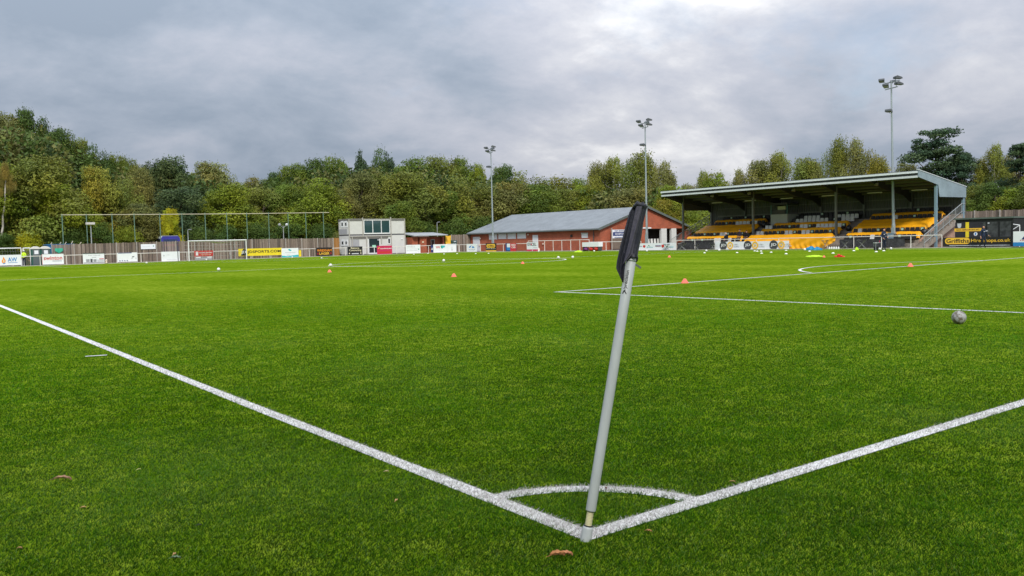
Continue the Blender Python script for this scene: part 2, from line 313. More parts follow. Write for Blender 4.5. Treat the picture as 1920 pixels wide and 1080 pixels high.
# ------------------------------------------------------------------ corner flag
def corner_flag():
    base=G(1098.5,1013); D=(base-CAM).dot(Fv)
    def at(u,v,c=0.): # point at pole depth
        return CAM+ray(u,v)*(D-c)
    top=at(1199.5,388)
    r=root('corner_flag',base,'leaning grey corner flag with furled navy cloth at the near corner','corner flag')
    ax=(top-base).normalized(); Lp=(top-base).length; side=(Rv-ax*Rv.dot(ax)).normalized(); tow=side.cross(ax); 
    if tow.dot(Fv)>0: tow=-tow
    def P(s,a=0,c=0): return base+ax*s+side*a+tow*c
    plast=pm('grey_pvc',(.33,.355,.35),.45,.16,9,.2,25,spec=.4,stretch=(1,1,.25))
    mb=MB(); mb.tube([P(-.02),P(0),P(.06),P(.075)],[.0285,.0285,.0265,.024],24); mb.build('socket',plast,r,smooth=True)
    mb=MB(); pts=[];rd=[]
    for i in range(37): pts.append(P(.07+.09*i/36)); rd.append(.0165+.0022*math.sin(i*math.pi/1.5))
    mb.tube(pts,rd,18); mb.build('spring',pm('yellowed_plastic',(.48,.45,.26),.5,.2,30),r,smooth=True)
    mb=MB(); mb.tube([P(.15),P(.155)],[.024,.024],20); mb.build('collar',BLACK,r)
    mb=MB(); mb.tube([P(.072),P(.078)],[.0245,.0245],20); mb.build('collar',BLACK,r)
    mb=MB(); mb.tube([P(.152),P(.156),P(.6),P(1.1),P(Lp-.02)],[.0245,.0255,.0255,.0253,.025],32); mb.build('pole',plast,r,smooth=True)
    # printing on the pole, wrapped round it
    V,F=text_geo('precision',.012); xs=[v[0] for v in V]; ys=[v[1] for v in V]
    s0=(at(1176,541)-base).dot(ax); s1=(at(1182,508)-base).dot(ax)
    mb=MB(); R_=.0262; a0=-.95
    def wrap(s,h): th=a0+h/R_; return P(s,math.sin(th)*R_,math.cos(th)*R_)
    # text reads upward: x->s, y-> to the left
    mb.add([wrap(s0+(v[0]-min(xs))/(max(xs)-min(xs))*(s1-s0), .027-(v[1]-min(ys))/(max(ys)-min(ys))*.022) for v in V],F)
    mb.build('lettering',BLACK,r)
    mb=MB(); s=s0-.024
    for poly in ([(.0,.004),(.010,.006),(.018,.016),(.013,.018),(.008,.011),(.0,.009)],[(.006,.011),(.012,.013),(.004,.022),(-.004,.026),(-.006,.022),(.001,.018)],[(-.004,.001),(.004,.005),(.004,.011),(-.006,.008)],[(.019,.006),(.023,.006),(.024,.010),(.020,.011)]):
        mb.add([wrap(s+p[0],p[1]) for p in poly],[tuple(range(len(poly)))])
    mb.build('logo',BLACK,r)
    # furled cloth: closed folded surface, left and right outline by height
    cloth=bpy.data.materials.new('navy_nylon'); cloth.use_nodes=True; t=cloth.node_tree; b=t.nodes['Principled BSDF']
    b.inputs['Base Color'].default_value=(.010,.011,.020,1); b.inputs['Roughness'].default_value=.55; b.inputs['Specular IOR Level'].default_value=.35; b.inputs['Sheen Weight'].default_value=.06
    n=t.nodes.new('ShaderNodeTexNoise'); n.inputs['Scale'].default_value=35; n.inputs['Detail'].default_value=5; g=t.nodes.new('ShaderNodeNewGeometry'); t.links.new(g.outputs['Position'],n.inputs['Vector'])
    bp=t.nodes.new('ShaderNodeBump'); bp.inputs['Strength'].default_value=.35; bp.inputs['Distance'].default_value=.01; t.links.new(n.outputs['Fac'],bp.inputs['Height']); t.links.new(bp.outputs[0],b.inputs['Normal'])
    def sa(u,v): q=at(u,v)-base; return q.dot(ax),q.dot(side)
    # sleeve round the pole (slightly crumpled)
    st,_=sa(1200,383); sb,_=sa(1186,486)
    mb=MB(); n1,n2=44,40; vs=[]
    for i in range(n1+1):
        s=sb+(st-sb)*i/n1
        for k in range(n2):
            th=2*math.pi*k/n2; rr=.0305+.0035*math.sin(3*th+s*9)+.002*math.sin(7*th-s*31)
            if i<6: rr+=.004*math.sin(5*th+i)*(1-i/6)+.003*(1-i/6)
            if i>n1-4: rr+=.006*(i-n1+4)/4*math.sin(4*th+1)
            vs.append(P(s+ (.012*math.sin(2*th+.6) if i in (0,n1) else 0),math.sin(th)*rr,math.cos(th)*rr))
    fs=[(i*n2+k,i*n2+(k+1)%n2,(i+1)*n2+(k+1)%n2,(i+1)*n2+k) for i in range(n1) for k in range(n2)]
    vs.append(P(st+.006,0,0)); fs+=[(n1*n2+k,n1*n2+(k+1)%n2,len(vs)-1) for k in range(n2)]
    mb.add(vs,fs); mb.build('sleeve',cloth,r,smooth=True)
    # hanging folded flap
    Lf=[(383,1188),(399,1179),(431,1170),(467,1160.5),(490,1155.5),(503,1154),(510,1157),(530,1166)]
    vv=[q[0] for q in Lf]; uu=[q[1] for q in Lf]; ys_=list(np.linspace(384,529,60))
    def right(v): return float(np.interp(v,[384,470,478,490,529],[1190,1176,1172,1171.5,1167.2]))
    vs=[]; nc=26
    for v in ys_:
        ul=float(np.interp(v,vv,uu)); ur=right(v)
        for k in range(nc+1):
            q=k/nc; u=ul+(ur-ul)*q; s,a_=sa(u,v)
            T=(v-384)/145
            # folded profile: fold ridges get deeper downward
            ridge=math.sin(q*math.pi*1.7+.9+T*.8); amp=.005+.012*T
            c=.024+amp*(abs(ridge)**.6)*(1 if ridge>0 else -1)-.03*max(0,q-.8)*5*(1-T)*.3-.012*(1-q)
            vs.append(P(s,a_,c))
    rows=len(ys_); nf=len(vs)
    fs=[(i*(nc+1)+k,i*(nc+1)+k+1,(i+1)*(nc+1)+k+1,(i+1)*(nc+1)+k) for i in range(rows-1) for k in range(nc)]
    back=[Vector(p)-tow*.003 for p in vs]; fs+=[tuple(nf+i for i in f[::-1]) for f in fs]
    for i in range(rows-1):
        for k in (0,nc): a=i*(nc+1)+k; b2=(i+1)*(nc+1)+k; fs.append((a,b2,b2+nf,a+nf))
    for k in range(nc):
        for i in (0,rows-1): a=i*(nc+1)+k; fs.append((a,a+1,a+1+nf,a+nf))
    mb=MB(); mb.add(vs+back,fs)
    mb.build('flag',cloth,r,smooth=True)
    # second, outer fold lying over the first one
    Lg=[(388,1191),(420,1184),(455,1177),(480,1171),(496,1166)]; Rg=[(388,1203),(420,1196),(455,1188),(477,1184),(496,1166.5)]
    vs=[]; ys2=list(np.linspace(388,495.5,46)); nc=16
    for v in ys2:
        ul=float(np.interp(v,[q[0] for q in Lg],[q[1] for q in Lg])); ur=float(np.interp(v,[q[0] for q in Rg],[q[1] for q in Rg]))
        for k in range(nc+1):
            q=k/nc; s,a_=sa(ul+(ur-ul)*q,v); T=(v-388)/108
            vs.append(P(s,a_,.037+.010*math.sin(q*math.pi)*(1-.3*T)+.003*math.sin(q*9+T*5)))
    nf=len(vs); rows=len(ys2); fs=[(i*(nc+1)+k,i*(nc+1)+k+1,(i+1)*(nc+1)+k+1,(i+1)*(nc+1)+k) for i in range(rows-1) for k in range(nc)]
    back=[Vector(p)-tow*.006 for p in vs]; fs+=[tuple(nf+i for i in f[::-1]) for f in fs]
    for i in range(rows-1):
        for k in (0,nc): a=i*(nc+1)+k; b2=(i+1)*(nc+1)+k; fs.append((a,b2,b2+nf,a+nf))
    mb=MB(); mb.add(vs+back,fs); mb.build('flag_fold',pm('navy_lit_fold',(.048,.045,.062),.6,.12,30,.2,40),r,smooth=True)  # same navy cloth, colour lightened to paint in the light on this fold
    # gathered knot at the top and loose tie below
    s,a_=sa(1196,386); mb=MB(); mb.tube([P(s-.012,-.03,.022),P(s+.006,-.018,.036),P(s,.004,.034),P(s+.006,.026,.022)],[.009,.014,.012,.008],10); mb.tube([P(s-.006,-.02,.02),P(s+.018,-.016,.02),P(s+.012,-.004,.02)],[.006,.008,.004],8); mb.build('knot',cloth,r,smooth=True)
    s,a_=sa(1190,494); s2,a2=sa(1201,502.5); mb=MB(); mb.beam(P(s,a_-.006,.0),P(s2,a2,.012),.004,.011); mb.build('tie',pm('tie_web',(.10,.12,.09),.7,.2,30),r)
    mb=MB(); s,_=sa(1184,488); mb.tube([P(s-.006),P(s)],[.0262,.0262],24); mb.build('band',pm('green_band',(.12,.16,.12),.6,.2),r)
corner_flag()
# ------------------------------------------------------------------ balls, cones, leaves
def ball_mat(name,c1,c2,spots):
    m=bpy.data.materials.new(name); m.use_nodes=True; t=m.node_tree; b=t.nodes['Principled BSDF']; b.inputs['Roughness'].default_value=.45
    tc=t.nodes.new('ShaderNodeTexCoord'); v=t.nodes.new('ShaderNodeTexVoronoi'); v.inputs['Scale'].default_value=9; v.feature='DISTANCE_TO_EDGE'; t.links.new(tc.outputs['Object'],v.inputs['Vector'])
    n=t.nodes.new('ShaderNodeTexNoise'); n.inputs['Scale'].default_value=14; n.inputs['Detail'].default_value=6; t.links.new(tc.outputs['Object'],n.inputs['Vector'])
    r=t.nodes.new('ShaderNodeValToRGB'); t.links.new(n.outputs['Fac'],r.inputs[0]); e=r.color_ramp.elements; e[0].position=.42-spots; e[0].color=(*c2,1); e[1].position=.52; e[1].color=(*c1,1)
    r2=t.nodes.new('ShaderNodeValToRGB'); t.links.new(v.outputs['Distance'],r2.inputs[0]); q=r2.color_ramp.elements; q[0].position=.0; q[0].color=(.72,.72,.72,1); q[1].position=.03; q[1].color=(1,1,1,1)
    mx=t.nodes.new('ShaderNodeMix'); mx.data_type='RGBA'; mx.blend_type='MULTIPLY'; mx.inputs[0].default_value=1; t.links.new(r.outputs[0],mx.inputs[6]); t.links.new(r2.outputs[0],mx.inputs[7]); t.links.new(mx.outputs[2],b.inputs['Base Color'])
    return m
def sphere(mb,c,r,n=20):
    prof=[(max(1e-4,r*math.sin(math.pi*i/n)),-r*math.cos(math.pi*i/n)) for i in range(n+1)]
    return mb.lathe(prof,int(n*1.4),c)
BM=ball_mat('worn_ball',(.30,.30,.29),(.11,.09,.06),0.); BW=ball_mat('white_ball',(.78,.78,.76),(.5,.5,.48),.1)
mb=MB(); sphere(mb,(0,0,.11),.11,28); o=mb.build('football',BM,smooth=True); p=G(1798,607.5); o.location=(p.x,p.y,-.004); tag(o,'worn grey football lying alone beside the side line of the penalty area','ball')
mb=MB(); sphere(mb,(0,0,.11),.11,14); wb=mb.build('football',BW,smooth=True)
BALLS=[(410,508,'white football on the near side of the halfway line, leftmost in the open pitch'),(620,500,'white football resting on the left edge of the centre circle'),
(832,491,'white football inside the centre circle'),(1047,485.5,'white football at the right edge of the centre circle, left one of the pair'),(1074,484.7,'white football just right of the centre circle, right one of the pair'),
(387,488.5,'white football at the foot of the red and grey board inside the far goal'),(275,494.5,'white football on the far grass between the blue-striped board and the plain white board'),
(548,484,'white football in front of the white board with teal foot'),(1213,472.2,'white football near the left end of the long white board with red shields'),(1324.5,472,'white football in front of the dark net panels beside the stand'),
(1348.5,471,'white football at the left foot of the three-roundel white banner'),(1509,470,'white football in front of the orange sheet by the blue bag'),
(1650,469.3,'white football beside the feet of the coach at the table'),(1670.5,468.5,'white football at the foot of the nearest floodlight mast'),(1114,472.5,'white football under the white and red kit crate'),(1010,472.6,'white football at the foot of the board with the crimson strip')]
for i,(u,v,lab) in enumerate(BALLS):
    o=wb if i==0 else wb.copy()
    if i: LINK(o)
    p=G(u,v) if u<1100 and v<509 and v>484 else G(u,v)
    p=G(u,v); x,y=p.x,p.y
    if x>71.7: q=AX(u,v,71.6); x,y=q.x,q.y
    if y>109.2: q=AY(u,v,109.1); x,y=q.x,q.y
    o.location=(x,y,.0); o.rotation_euler=(0,0,i*1.3); tag(o,lab,'ball',group='footballs scattered over the pitch')
# marker discs
mb=MB(); mb.lathe([(.10,0),(.10,.006),(.045,.06),(.03,.06),(.03,.054),(.04,.054)],18); disc=mb.build('marker_disc',pm('white_plastic_disc',(.78,.79,.74),.5,.06),smooth=True)
DISCS=[(776,477,'leftmost white disc below the white board by the brick kiosk'),(802.5,475.5,'white disc in front of the brick pier of the kiosk'),(832.5,476.5,'white disc below the board with the red and green letters'),(857,476,'white disc below the right end of the pale twin board'),(892,476,'white disc below the small white board with the blue emblem'),(916,475.5,'white disc below the black board with the gold roundel'),
(603,484,'white disc in front of the black board with orange lettering'),(1321,474.6,'white disc in front of the dark net panels by the stand'),(1382,474.3,'white disc in front of the first yellow ring of the banner'),(1415,471,'left of three white discs in a row under the middle roundel'),(1419.8,471.6,'middle of three white discs in a row under the middle roundel'),(1427,471.4,'right of three white discs in a row under the middle roundel'),
(1428,475.6,'white disc on the grass nearer than the row of three discs'),(1446,473.6,'white disc below the gap before the last roundel'),(1474,470,'white disc at the right end of the roundel banner, farther one'),(1474,476.5,'white disc at the right end of the roundel banner, nearer one'),
(1518,471.6,'white disc in front of the blue bag'),(1562,475.3,'white disc left of the pile of red discs'),(1601,470.6,'white disc beside the lime bib on the grass'),(1643,472.6,'white disc in front of the folding table'),(1657,470.7,'white disc right in front of the coach in navy')]
for i,(u,v,lab) in enumerate(DISCS):
    o=disc if i==0 else disc.copy()
    if i: LINK(o)
    p=G(u,v); o.location=(p.x,p.y,.003) if (p.x<71.7 and p.y<109.2) else ((AX(u,v,71.5).x,AX(u,v,71.5).y,.003) if u>850 else (AY(u,v,109).x,AY(u,v,109).y,.003)); o.scale=(1.25,1.25,1.25); tag(o,lab,'marker disc',group='white marker discs on the far grass')
# cones
mb=MB(); mb.lathe([(.17,0),(.17,.012),(.145,.03),(.05,.20),(.035,.205),(.035,.19)],20); cone=mb.build('training_cone',pm('coral_plastic',(.78,.16,.10),.5,.1,9),smooth=True)
CONES=[(618,510.5,'coral cone just in front of the ball on the left edge of the centre circle'),(851,519,'coral cone in open grass in front of the centre circle, nearest of the left half'),(980,494.7,'coral cone on the near line of the centre circle'),(1255,482.5,'small coral cone in front of the long white board with red shields'),
 (1284,531,'coral cone on the front line of the penalty area beside the corner flag'),(1707,500,'coral cone on the front line of the penalty area, rightmost cone'),(1545,482.5,'coral cone between the lime bibs and the red discs')]
for i,(u,v,lab) in enumerate(CONES):
    o=cone if i==0 else cone.copy()
    if i: LINK(o)
    p=G(u,v); o.location=(p.x,p.y,.0); o.scale=(.80,.80,.74) if i<6 else (.6,.6,.6); o.rotation_euler.z=i
    tag(o,lab,'cone',group='coral training cones')
# pile of bibs, pile of red discs
def heap(name,u,v,w_,h_,mat,lab,cat,seed):
    p=G(u,v); rg=random.Random(seed); mb=MB(); vs=[];n=22;m_=7
    for j in range(m_+1):
        r_=math.cos(j/m_*math.pi/2)
        for k in range(n):
            t=2*math.pi*k/n; q=1+.22*math.sin(3*t+seed)+.12*math.sin(7*t+j)
            vs.append((w_/2*r_*q*math.cos(t),w_*.28*r_*q*math.sin(t),h_*math.sin(j/m_*math.pi/2)*(1+.25*math.sin(4*t+j*1.3))))
    mb.add(vs,[(j*n+k,j*n+(k+1)%n,(j+1)*n+(k+1)%n,(j+1)*n+k) for j in range(m_) for k in range(n)]+[tuple(m_*n+k for k in range(n))])
    o=mb.build(name,mat,smooth=True); o.location=(p.x,p.y,.003); o.rotation_euler.z=-YAW; tag(o,lab,cat); return o
LIME=pm('lime_cloth',(.45,.72,.03),.8,.15,8,.4,30)
heap('bib_pile',1527,481.5,1.1,.09,LIME,'flat heap of lime training bibs on the grass before the stand','bibs',1)
o=tag(bpy.data.objects.new('marker_disc_pile',None),'low pile of red discs on the grass before the stand','disc pile'); LINK(o); p=G(1573,482); o.location=(p.x,p.y,0); o.scale=(.72,.72,.72)
for k,(dx,dy,n_) in enumerate(((-.28,0,2),(-.05,.05,5),(.2,-.03,3),(.38,.06,1))):
    mb=MB()
    for j in range(n_): mb.lathe([(.14,.045*j),(.14,.045*j+.01),(.06,.045*j+.09),(.045,.045*j+.09)],16,(dx*math.cos(YAW)+dy,-dx*math.sin(YAW),0))
    mb.build('disc_stack',pm('red_plastic',(.62,.03,.02),.5,.1,9),o,world=False)
heap('lime_bib',1606.5,469,.30,.22,LIME,'crumpled lime bib beside a white disc before the stand','bib',4)
heap('lime_bag',1085,473,.9,.17,LIME,'lime bag with dark handles at the foot of the brick wall rail','bag',6)
# fallen leaves
def leaf(u,v,ln,wd,rz,col,lab,curl=.25,two=False):
    p=G(u,v); mb=MB(); n=10;m_=4; vs=[]
    for i in range(n+1):
        t=i/n; w_=wd*math.sin(math.pi*min(1,t*.94+.03))**1.1*(1.1-.35*t)
        for j in range(-m_,m_+1):
            q=j/m_; vs.append(((t-.5)*ln,q*w_/2,.016+curl*.7*wd*(q*q)+.1*ln*math.sin(t*math.pi)+.003*math.sin(t*19+q*4)))
    k=2*m_+1; fs=[(i*k+j,i*k+j+1,(i+1)*k+j+1,(i+1)*k+j) for i in range(n) for j in range(k-1)]
    nf=len(vs); fs+=[tuple(nf+x for x in f[::-1]) for f in fs]; vs+=[(a,b,c-.0012) for a,b,c in vs]
    mb.add(vs,fs)
    mb.tube([(-.5*ln-.25*ln,0,.012),(-.5*ln,0,.018)],.0012,5)
    o=mb.build('fallen_leaf',pm('leaf_%02d'%int(col[0]*100),col,.7,.3,60,.3,200),smooth=True); o.location=(p.x,p.y,.003); o.rotation_euler=(.08,.05,rz); tag(o,lab,'leaf',group='fallen leaves on the near turf')
BR=(.34,.155,.06)
leaf(1045,1049,.075,.035,-.45,BR,'curled brown leaf just in front of the corner flag base, left half of the pair',.6)
leaf(1062,1047,.06,.03,-.75,(.38,.17,.08),'curled reddish leaf just in front of the corner flag base, right half of the pair',.5)
leaf(118,904,.115,.035,-.62,(.30,.18,.11),'long brown leaf on the turf at the left edge',.5)
leaf(157,957,.03,.014,-.4,(.45,.28,.12),'small tan leaf below the long brown leaf',.3)
leaf(260,885,.03,.008,.3,(.42,.42,.16),'thin yellowish leaf blade right of the long brown leaf',.2)
leaf(743,944,.035,.015,.6,(.45,.38,.20),'small pale leaf below the touchline',.3)
leaf(725,889,.03,.014,-.6,(.50,.42,.22),'tiny pale leaf touching the touchline',.3)
leaf(330,1053,.05,.022,-.6,(.10,.15,.08),'dark green leaf near the bottom edge, left of the flag',.3)
leaf(327,1046,.022,.016,.6,(.44,.27,.12),'tiny tan scrap beside the dark green leaf',.3)
leaf(373,991,.03,.018,-.2,(.03,.05,.015),'tiny dark leaf above the dark green leaf',.3)
leaf(1136,921,.03,.014,.9,(.12,.04,.02),'tiny dark red leaf on the white corner arc',.3)
leaf(1217,1002,.035,.014,-1.2,(.36,.18,.07),'small orange-brown leaf right of the flag base',.3)
leaf(1374,908,.03,.010,-1.,(.45,.42,.2),'thin pale leaf behind the corner arc, right side',.3)
leaf(38,1034,.026,.013,-.7,(.35,.22,.09),'small tan leaf at the bottom left corner',.3)
# ------------------------------------------------------------------ barriers and advertising boards
def rail(name,wall,a0,a1,h,lab,step=2.75,mid=False,m=RAILW,group=None):
    # wall 'Y': runs along X at y=RY ; wall 'X': runs along Y at x=RX
    P=(lambda a,z:(a,RY,z)) if wall=='Y' else (lambda a,z:(RX,a,z))
    r=root(name,P(a0,0),lab,'barrier',group)
    mb=MB(); mb.tube([P(a0,h),P(a1,h)],.036,8)
    mb.build('top_rail',m,r)
    n=max(1,round(abs(a1-a0)/step))
    for i in range(n+1):
        mb=MB(); a=a0+(a1-a0)*i/n; mb.tube([P(a,0),P(a,h-.03)],.036,8); mb.build('post',m,r)
    return r
cx=lambda u,v=480: AY(u,v,RY).x
cy=lambda u,v=465: AX(u,v,RX).y
rail('barrier_rail','Y',-8,RX,1.12,'long white tubular rail along the far end behind the goal')
yt0,yt1=cy(994),cy(1101)
rail('barrier_rail','X',yt1-.4,yt0+.4,1.45,'taller pale rail section in front of the brick clubhouse wall',step=1.75)
rail('barrier_rail','X',yt0+.5,RY-.1,1.12,'white rail between the clubhouse doors and the far corner')
rail('barrier_rail','X',cy(1202),yt1-.5,1.12,'white rail in front of the clubhouse gable')
rail('barrier_rail','X',cy(1766),cy(1268),1.12,'white tubular rail in front of the grandstand')
def item(r,it,w_,h_,k):
    kind=it[0]; y=-.034-.004*k; mb=MB()
    if kind=='rect': _,x0,z0,x1,z1,m=it; mb.box(x0*w_,y,z0*h_,x1*w_,y+.006,z1*h_); nm='panel'
    elif kind=='round': # rounded plate
        _,x0,z0,x1,z1,m=it; rr=min((x1-x0)*w_,(z1-z0)*h_)*.45; pts=[]
        for (px,pz,a) in ((x1*w_-rr,z1*h_-rr,0),(x0*w_+rr,z1*h_-rr,90),(x0*w_+rr,z0*h_+rr,180),(x1*w_-rr,z0*h_+rr,270)):
            for j in range(7): t=R(a+15*j); pts.append((px+rr*math.cos(t),pz+rr*math.sin(t)))
        mb.prism(pts,'y',y,y+.006); nm='panel'
    elif kind=='disc':
        _,x,z,rr,m=it; mb.prism([(x*w_+rr*math.cos(R(15*j)),z*h_+rr*math.sin(R(15*j))) for j in range(24)],'y',y,y+.005); nm='logo'
    elif kind=='ring':
        _,x,z,rr,m=it; n=24; vs=[]
        for q in (rr,rr*.62):
            for j in range(n): vs.append((x*w_+q*math.cos(2*math.pi*j/n),y,z*h_+q*math.sin(2*math.pi*j/n)))
        mb.add(vs,[(j,(j+1)%n,n+(j+1)%n,n+j) for j in range(n)]); nm='logo'
    elif kind=='poly': _,pts,m=it; mb.prism([(p[0]*w_,p[1]*h_) for p in pts],'y',y,y+.005); nm='logo'
    else:
        _,tx,x0,z0,x1,z1,m=it; text_mb(mb,tx,x0*w_,z0*h_,x1*w_,z1*h_,y+.004,.018,.004); nm='lettering'
    mb.build(nm,m,r,world=False)
def sign(name,lab,wall,u0,u1,v0,v1,board,items,cat='advertising board',off=.07,group='advertising boards on the rails',frame=None,plane=None,w_=None):
    pl=(RY if wall=='Y' else RX)-off if plane is None else plane
    um=(u0+u1)/2
    if wall=='Y':
        a,b=AY(u0,(v0+v1)/2,pl).x,AY(u1,(v0+v1)/2,pl).x; zt,zb=AY(um,v0,pl).z,AY(um,v1,pl).z; loc=(a,pl,max(zb,.04)); rz=0
    else:
        a,b=AX(u0,(v0+v1)/2,pl).y,AX(u1,(v0+v1)/2,pl).y; zt,zb=AX(um,v0,pl).z,AX(um,v1,pl).z; loc=(pl,a,max(zb,.04)); rz=-math.pi/2
    W,H=abs(b-a),zt-max(zb,.04)
    r=root(name,loc,lab,cat,group,rz)
    mb=MB(); mb.box(0,-.03,0,W,0,H); mb.build('board',board,r,world=False)
    for k,it in enumerate(items): item(r,it,W,H,k+1)
    return r
T='text'
AB='advertising_board'
BWHT=pm('white_board',(.78,.80,.84),.5,.05)
sign(AB,'white board with an orange flame and two big blue letters','Y',-12,39.5,478,497.5,BWHT,[('poly',[(.30,.25),(.36,.22),(.42,.3),(.43,.5),(.40,.62),(.36,.85),(.33,.6),(.29,.45)],ORANGE),('poly',[(.34,.3),(.38,.3),(.39,.45),(.36,.62),(.34,.45)],CREAM),('poly',[(.31,.2),(.37,.14),(.43,.22),(.37,.24)],BLUE),(T,'AW',.51,.35,.85,.75,BLUE),('rect',.52,.24,.86,.27,BLUE)])
sign(AB,'white board with red lower-case lettering beside the portable toilets','Y',78.5,119.5,476.3,495.5,BWHT,[(T,'swinton',.08,.42,.93,.80,RED),(T,'insurance',.48,.28,.90,.37,NAVY),('rect',0,0,.015,1,RED)])
sign(AB,'white board with a dark strip of vehicles along its foot','Y',155.5,195.5,474.3,494,BWHT,[(T,'PLANT & HAULAGE',.25,.74,.8,.80,GREY),(T,'HIRE',.42,.56,.62,.62,GREY),('rect',.02,.04,.98,.12,GREY),('rect',.14,.16,.3,.42,GREY),('rect',.34,.14,.44,.44,DGREY),('rect',.48,.16,.62,.4,GREY),('rect',.66,.16,.96,.36,LGREY),('rect',.76,.40,.97,.46,RED),('rect',0,.94,1,1,DGREY)])
sign(AB,'white board with a blue stripe along its top edge','Y',220,257.5,473.6,490.8,BWHT,[('rect',.04,.92,.72,.99,NAVY),('poly',[(.66,.3),(.74,.55),(.8,.5),(.76,.32)],LGREY),('rect',.73,.50,.84,.58,DGREY),(T,'a a a a',.08,.08,.52,.18,NAVY),('rect',.9,.3,.95,.44,LGREY)])
sign(AB,'plain white board with a small grey mark, cut by the goal side net post','Y',302.5,337,471.7,489.8,BWHT,[('ring',.13,.6,.09,GREY),(T,'works',.24,.62,.42,.7,LGREY),('rect',.28,.14,.84,.17,LGREY)])
r_=sign(AB,'red board with a grey lower half seen through the far goal','Y',364.3,399.7,470,480.8,RED,[('poly',[(.08,.2),(.2,.2),(.2,.8),(.14,.9),(.08,.8)],WHITE),(T,'MICHAEL BROWN',.27,.52,.93,.78,WHITE),(T,'property services',.32,.2,.88,.38,CREAM)])
sign(AB,'grey and white striped board under the red board in the far goal','Y',367,398,480.9,487.5,GREY,[('rect',.02,.6,.3,.95,WHITE),('rect',.7,.6,.98,.95,WHITE),('rect',.05,.25,.95,.4,LGREY)])
sign(AB,'long yellow board with bold black lettering and a black slanted emblem','Y',447,529,465.6,479.2,YEL,[('poly',[(.05,.05),(.10,.95),(.17,.95),(.185,.5),(.17,.05)],BLACK),(T,'JD',.062,.25,.165,.72,WHITE),(T,'JDSPORTS.COM',.20,.28,.965,.74,BLACK)])
sign(AB,'yellow board end poking out behind the white and teal board','Y',556,564.5,469,481,YEL,[('rect',.1,.45,.9,.5,AMBER)],off=-.12)
sign(AB,'white board with a teal foot and a small teal bird emblem','Y',528,559.5,465.2,483.8,BWHT,[('poly',[(.38,.84),(.46,.92),(.56,.80),(.60,.72),(.5,.68),(.42,.76)],TEAL),('rect',.2,.50,.82,.55,LGREY),('poly',[(0,0),(1,0),(1,.26),(.7,.22),(.35,.12),(0,.22)],TEAL),(T,'homes',.3,.2,.5,.28,GREY)],off=.16)
sign(AB,'black board with two lines of orange lettering','Y',592.5,622.8,464,480.2,BLACK,[(T,'WREXHAM',.06,.52,.96,.80,ORANGE),(T,'LAGER',.2,.16,.82,.46,AMBER),('ring',.11,.3,.13,RED),('ring',.9,.3,.13,RED)])
sign(AB,'black board with cream script lettering in front of the cabin','Y',651.5,679.5,462.3,477.6,BLACK,[(T,'Eatons',.22,.72,.78,.93,CREAM),(T,'Contracting',.10,.38,.92,.66,CREAM),('rect',.27,.08,.74,.2,LGREY),('disc',.12,.18,.09,CREAM),('disc',.88,.18,.09,CREAM)])
sign(AB,'crimson board with a yellow arrow and white lettering in front of the cabin door','Y',706.8,735,460.6,476.5,PINK,[('poly',[(.05,.66),(.14,.84),(.22,.82),(.15,.78),(.12,.62)],AMBER),(T,'continental',.20,.60,.95,.76,WHITE),('rect',.08,.12,.92,.32,RED)])
sign(AB,'white board with thin grey capitals beside the brick kiosk','Y',761,788,459,474.8,BWHT,[(T,'WORKS',.06,.68,.62,.88,LGREY),('rect',.05,.52,.8,.54,LGREY),('rect',.05,.34,.8,.36,LGREY),('disc',.88,.47,.09,GREEN),('disc',.88,.2,.05,LGREY)])
XC=lambda u,v: u
sign(AB,'white board with a red and a green letter beside the kiosk','Y',812.5,838.5,458,473.3,BWHT,[(T,'W',.16,.48,.5,.80,RED),('poly',[(.53,.86),(.64,.86),(.60,.5),(.53,.5)],GREEN),('poly',[(.62,.84),(.82,.84),(.84,.62),(.7,.58),(.66,.46),(.6,.46)],TEAL)])
sign(AB,'pale white board with a faint grey figure next to the red and green lettering','Y',838.7,855.5,457.2,472.7,BWHT,[('rect',.05,.86,.95,.93,LGREY),('ring',.5,.55,.14,LGREY),('rect',.42,.16,.58,.4,LGREY)])
sign(AB,'small blue and white board by the kiosk pillar','Y',808,812,460,473,NAVY,[('poly',[(.1,.3),(.5,.7),(.9,.3),(.5,.4)],WHITE)])
sign(AB,'small white board with a sketchy blue emblem before the dark fence','X',875.3,894.2,457.3,472.2,BWHT,[('poly',[(.22,.5),(.3,.7),(.5,.82),(.42,.62),(.32,.5)],BLUE),('poly',[(.5,.45),(.6,.72),(.74,.62),(.78,.42),(.66,.5)],BLUE),(T,'football',.22,.2,.8,.3,GREY)],group='advertising boards on the rails')
sign(AB,'black board with a gold rounded plate below the far floodlight mast','X',911.2,930.8,456,472.3,BLACK,[('round',.08,.46,.9,.90,AMBER),(T,'Griffiths',.16,.56,.83,.80,BLACK),(T,'Hire Shops',.05,.28,.94,.40,CREAM),('rect',0,0,1,.14,AMBER)])
sign(AB,'board split into a blue-white half and a red half on the clubhouse rail','X',948,968.2,456,472.3,NAVY,[('rect',.14,.5,.5,.95,BWHT),('rect',.12,.14,.44,.5,BLUE),('rect',.46,0,1,1,RED),(T,'RED',.58,.66,.96,.9,BWHT),(T,'CAR',.58,.38,.96,.6,BWHT),('rect',.5,.22,1,.27,PINK)])
sign(AB,'white board with bold dark capitals over a crimson strip','X',988,1009,454.2,472,BWHT,[(T,'EXCEL',.08,.60,.86,.93,BLACK),('disc',.42,.76,.12,PINK),(T,'windows',.55,.36,.95,.48,LGREY),('rect',0,0,.48,.20,PINK),('rect',.52,0,1,.20,PINK)],off=.14)
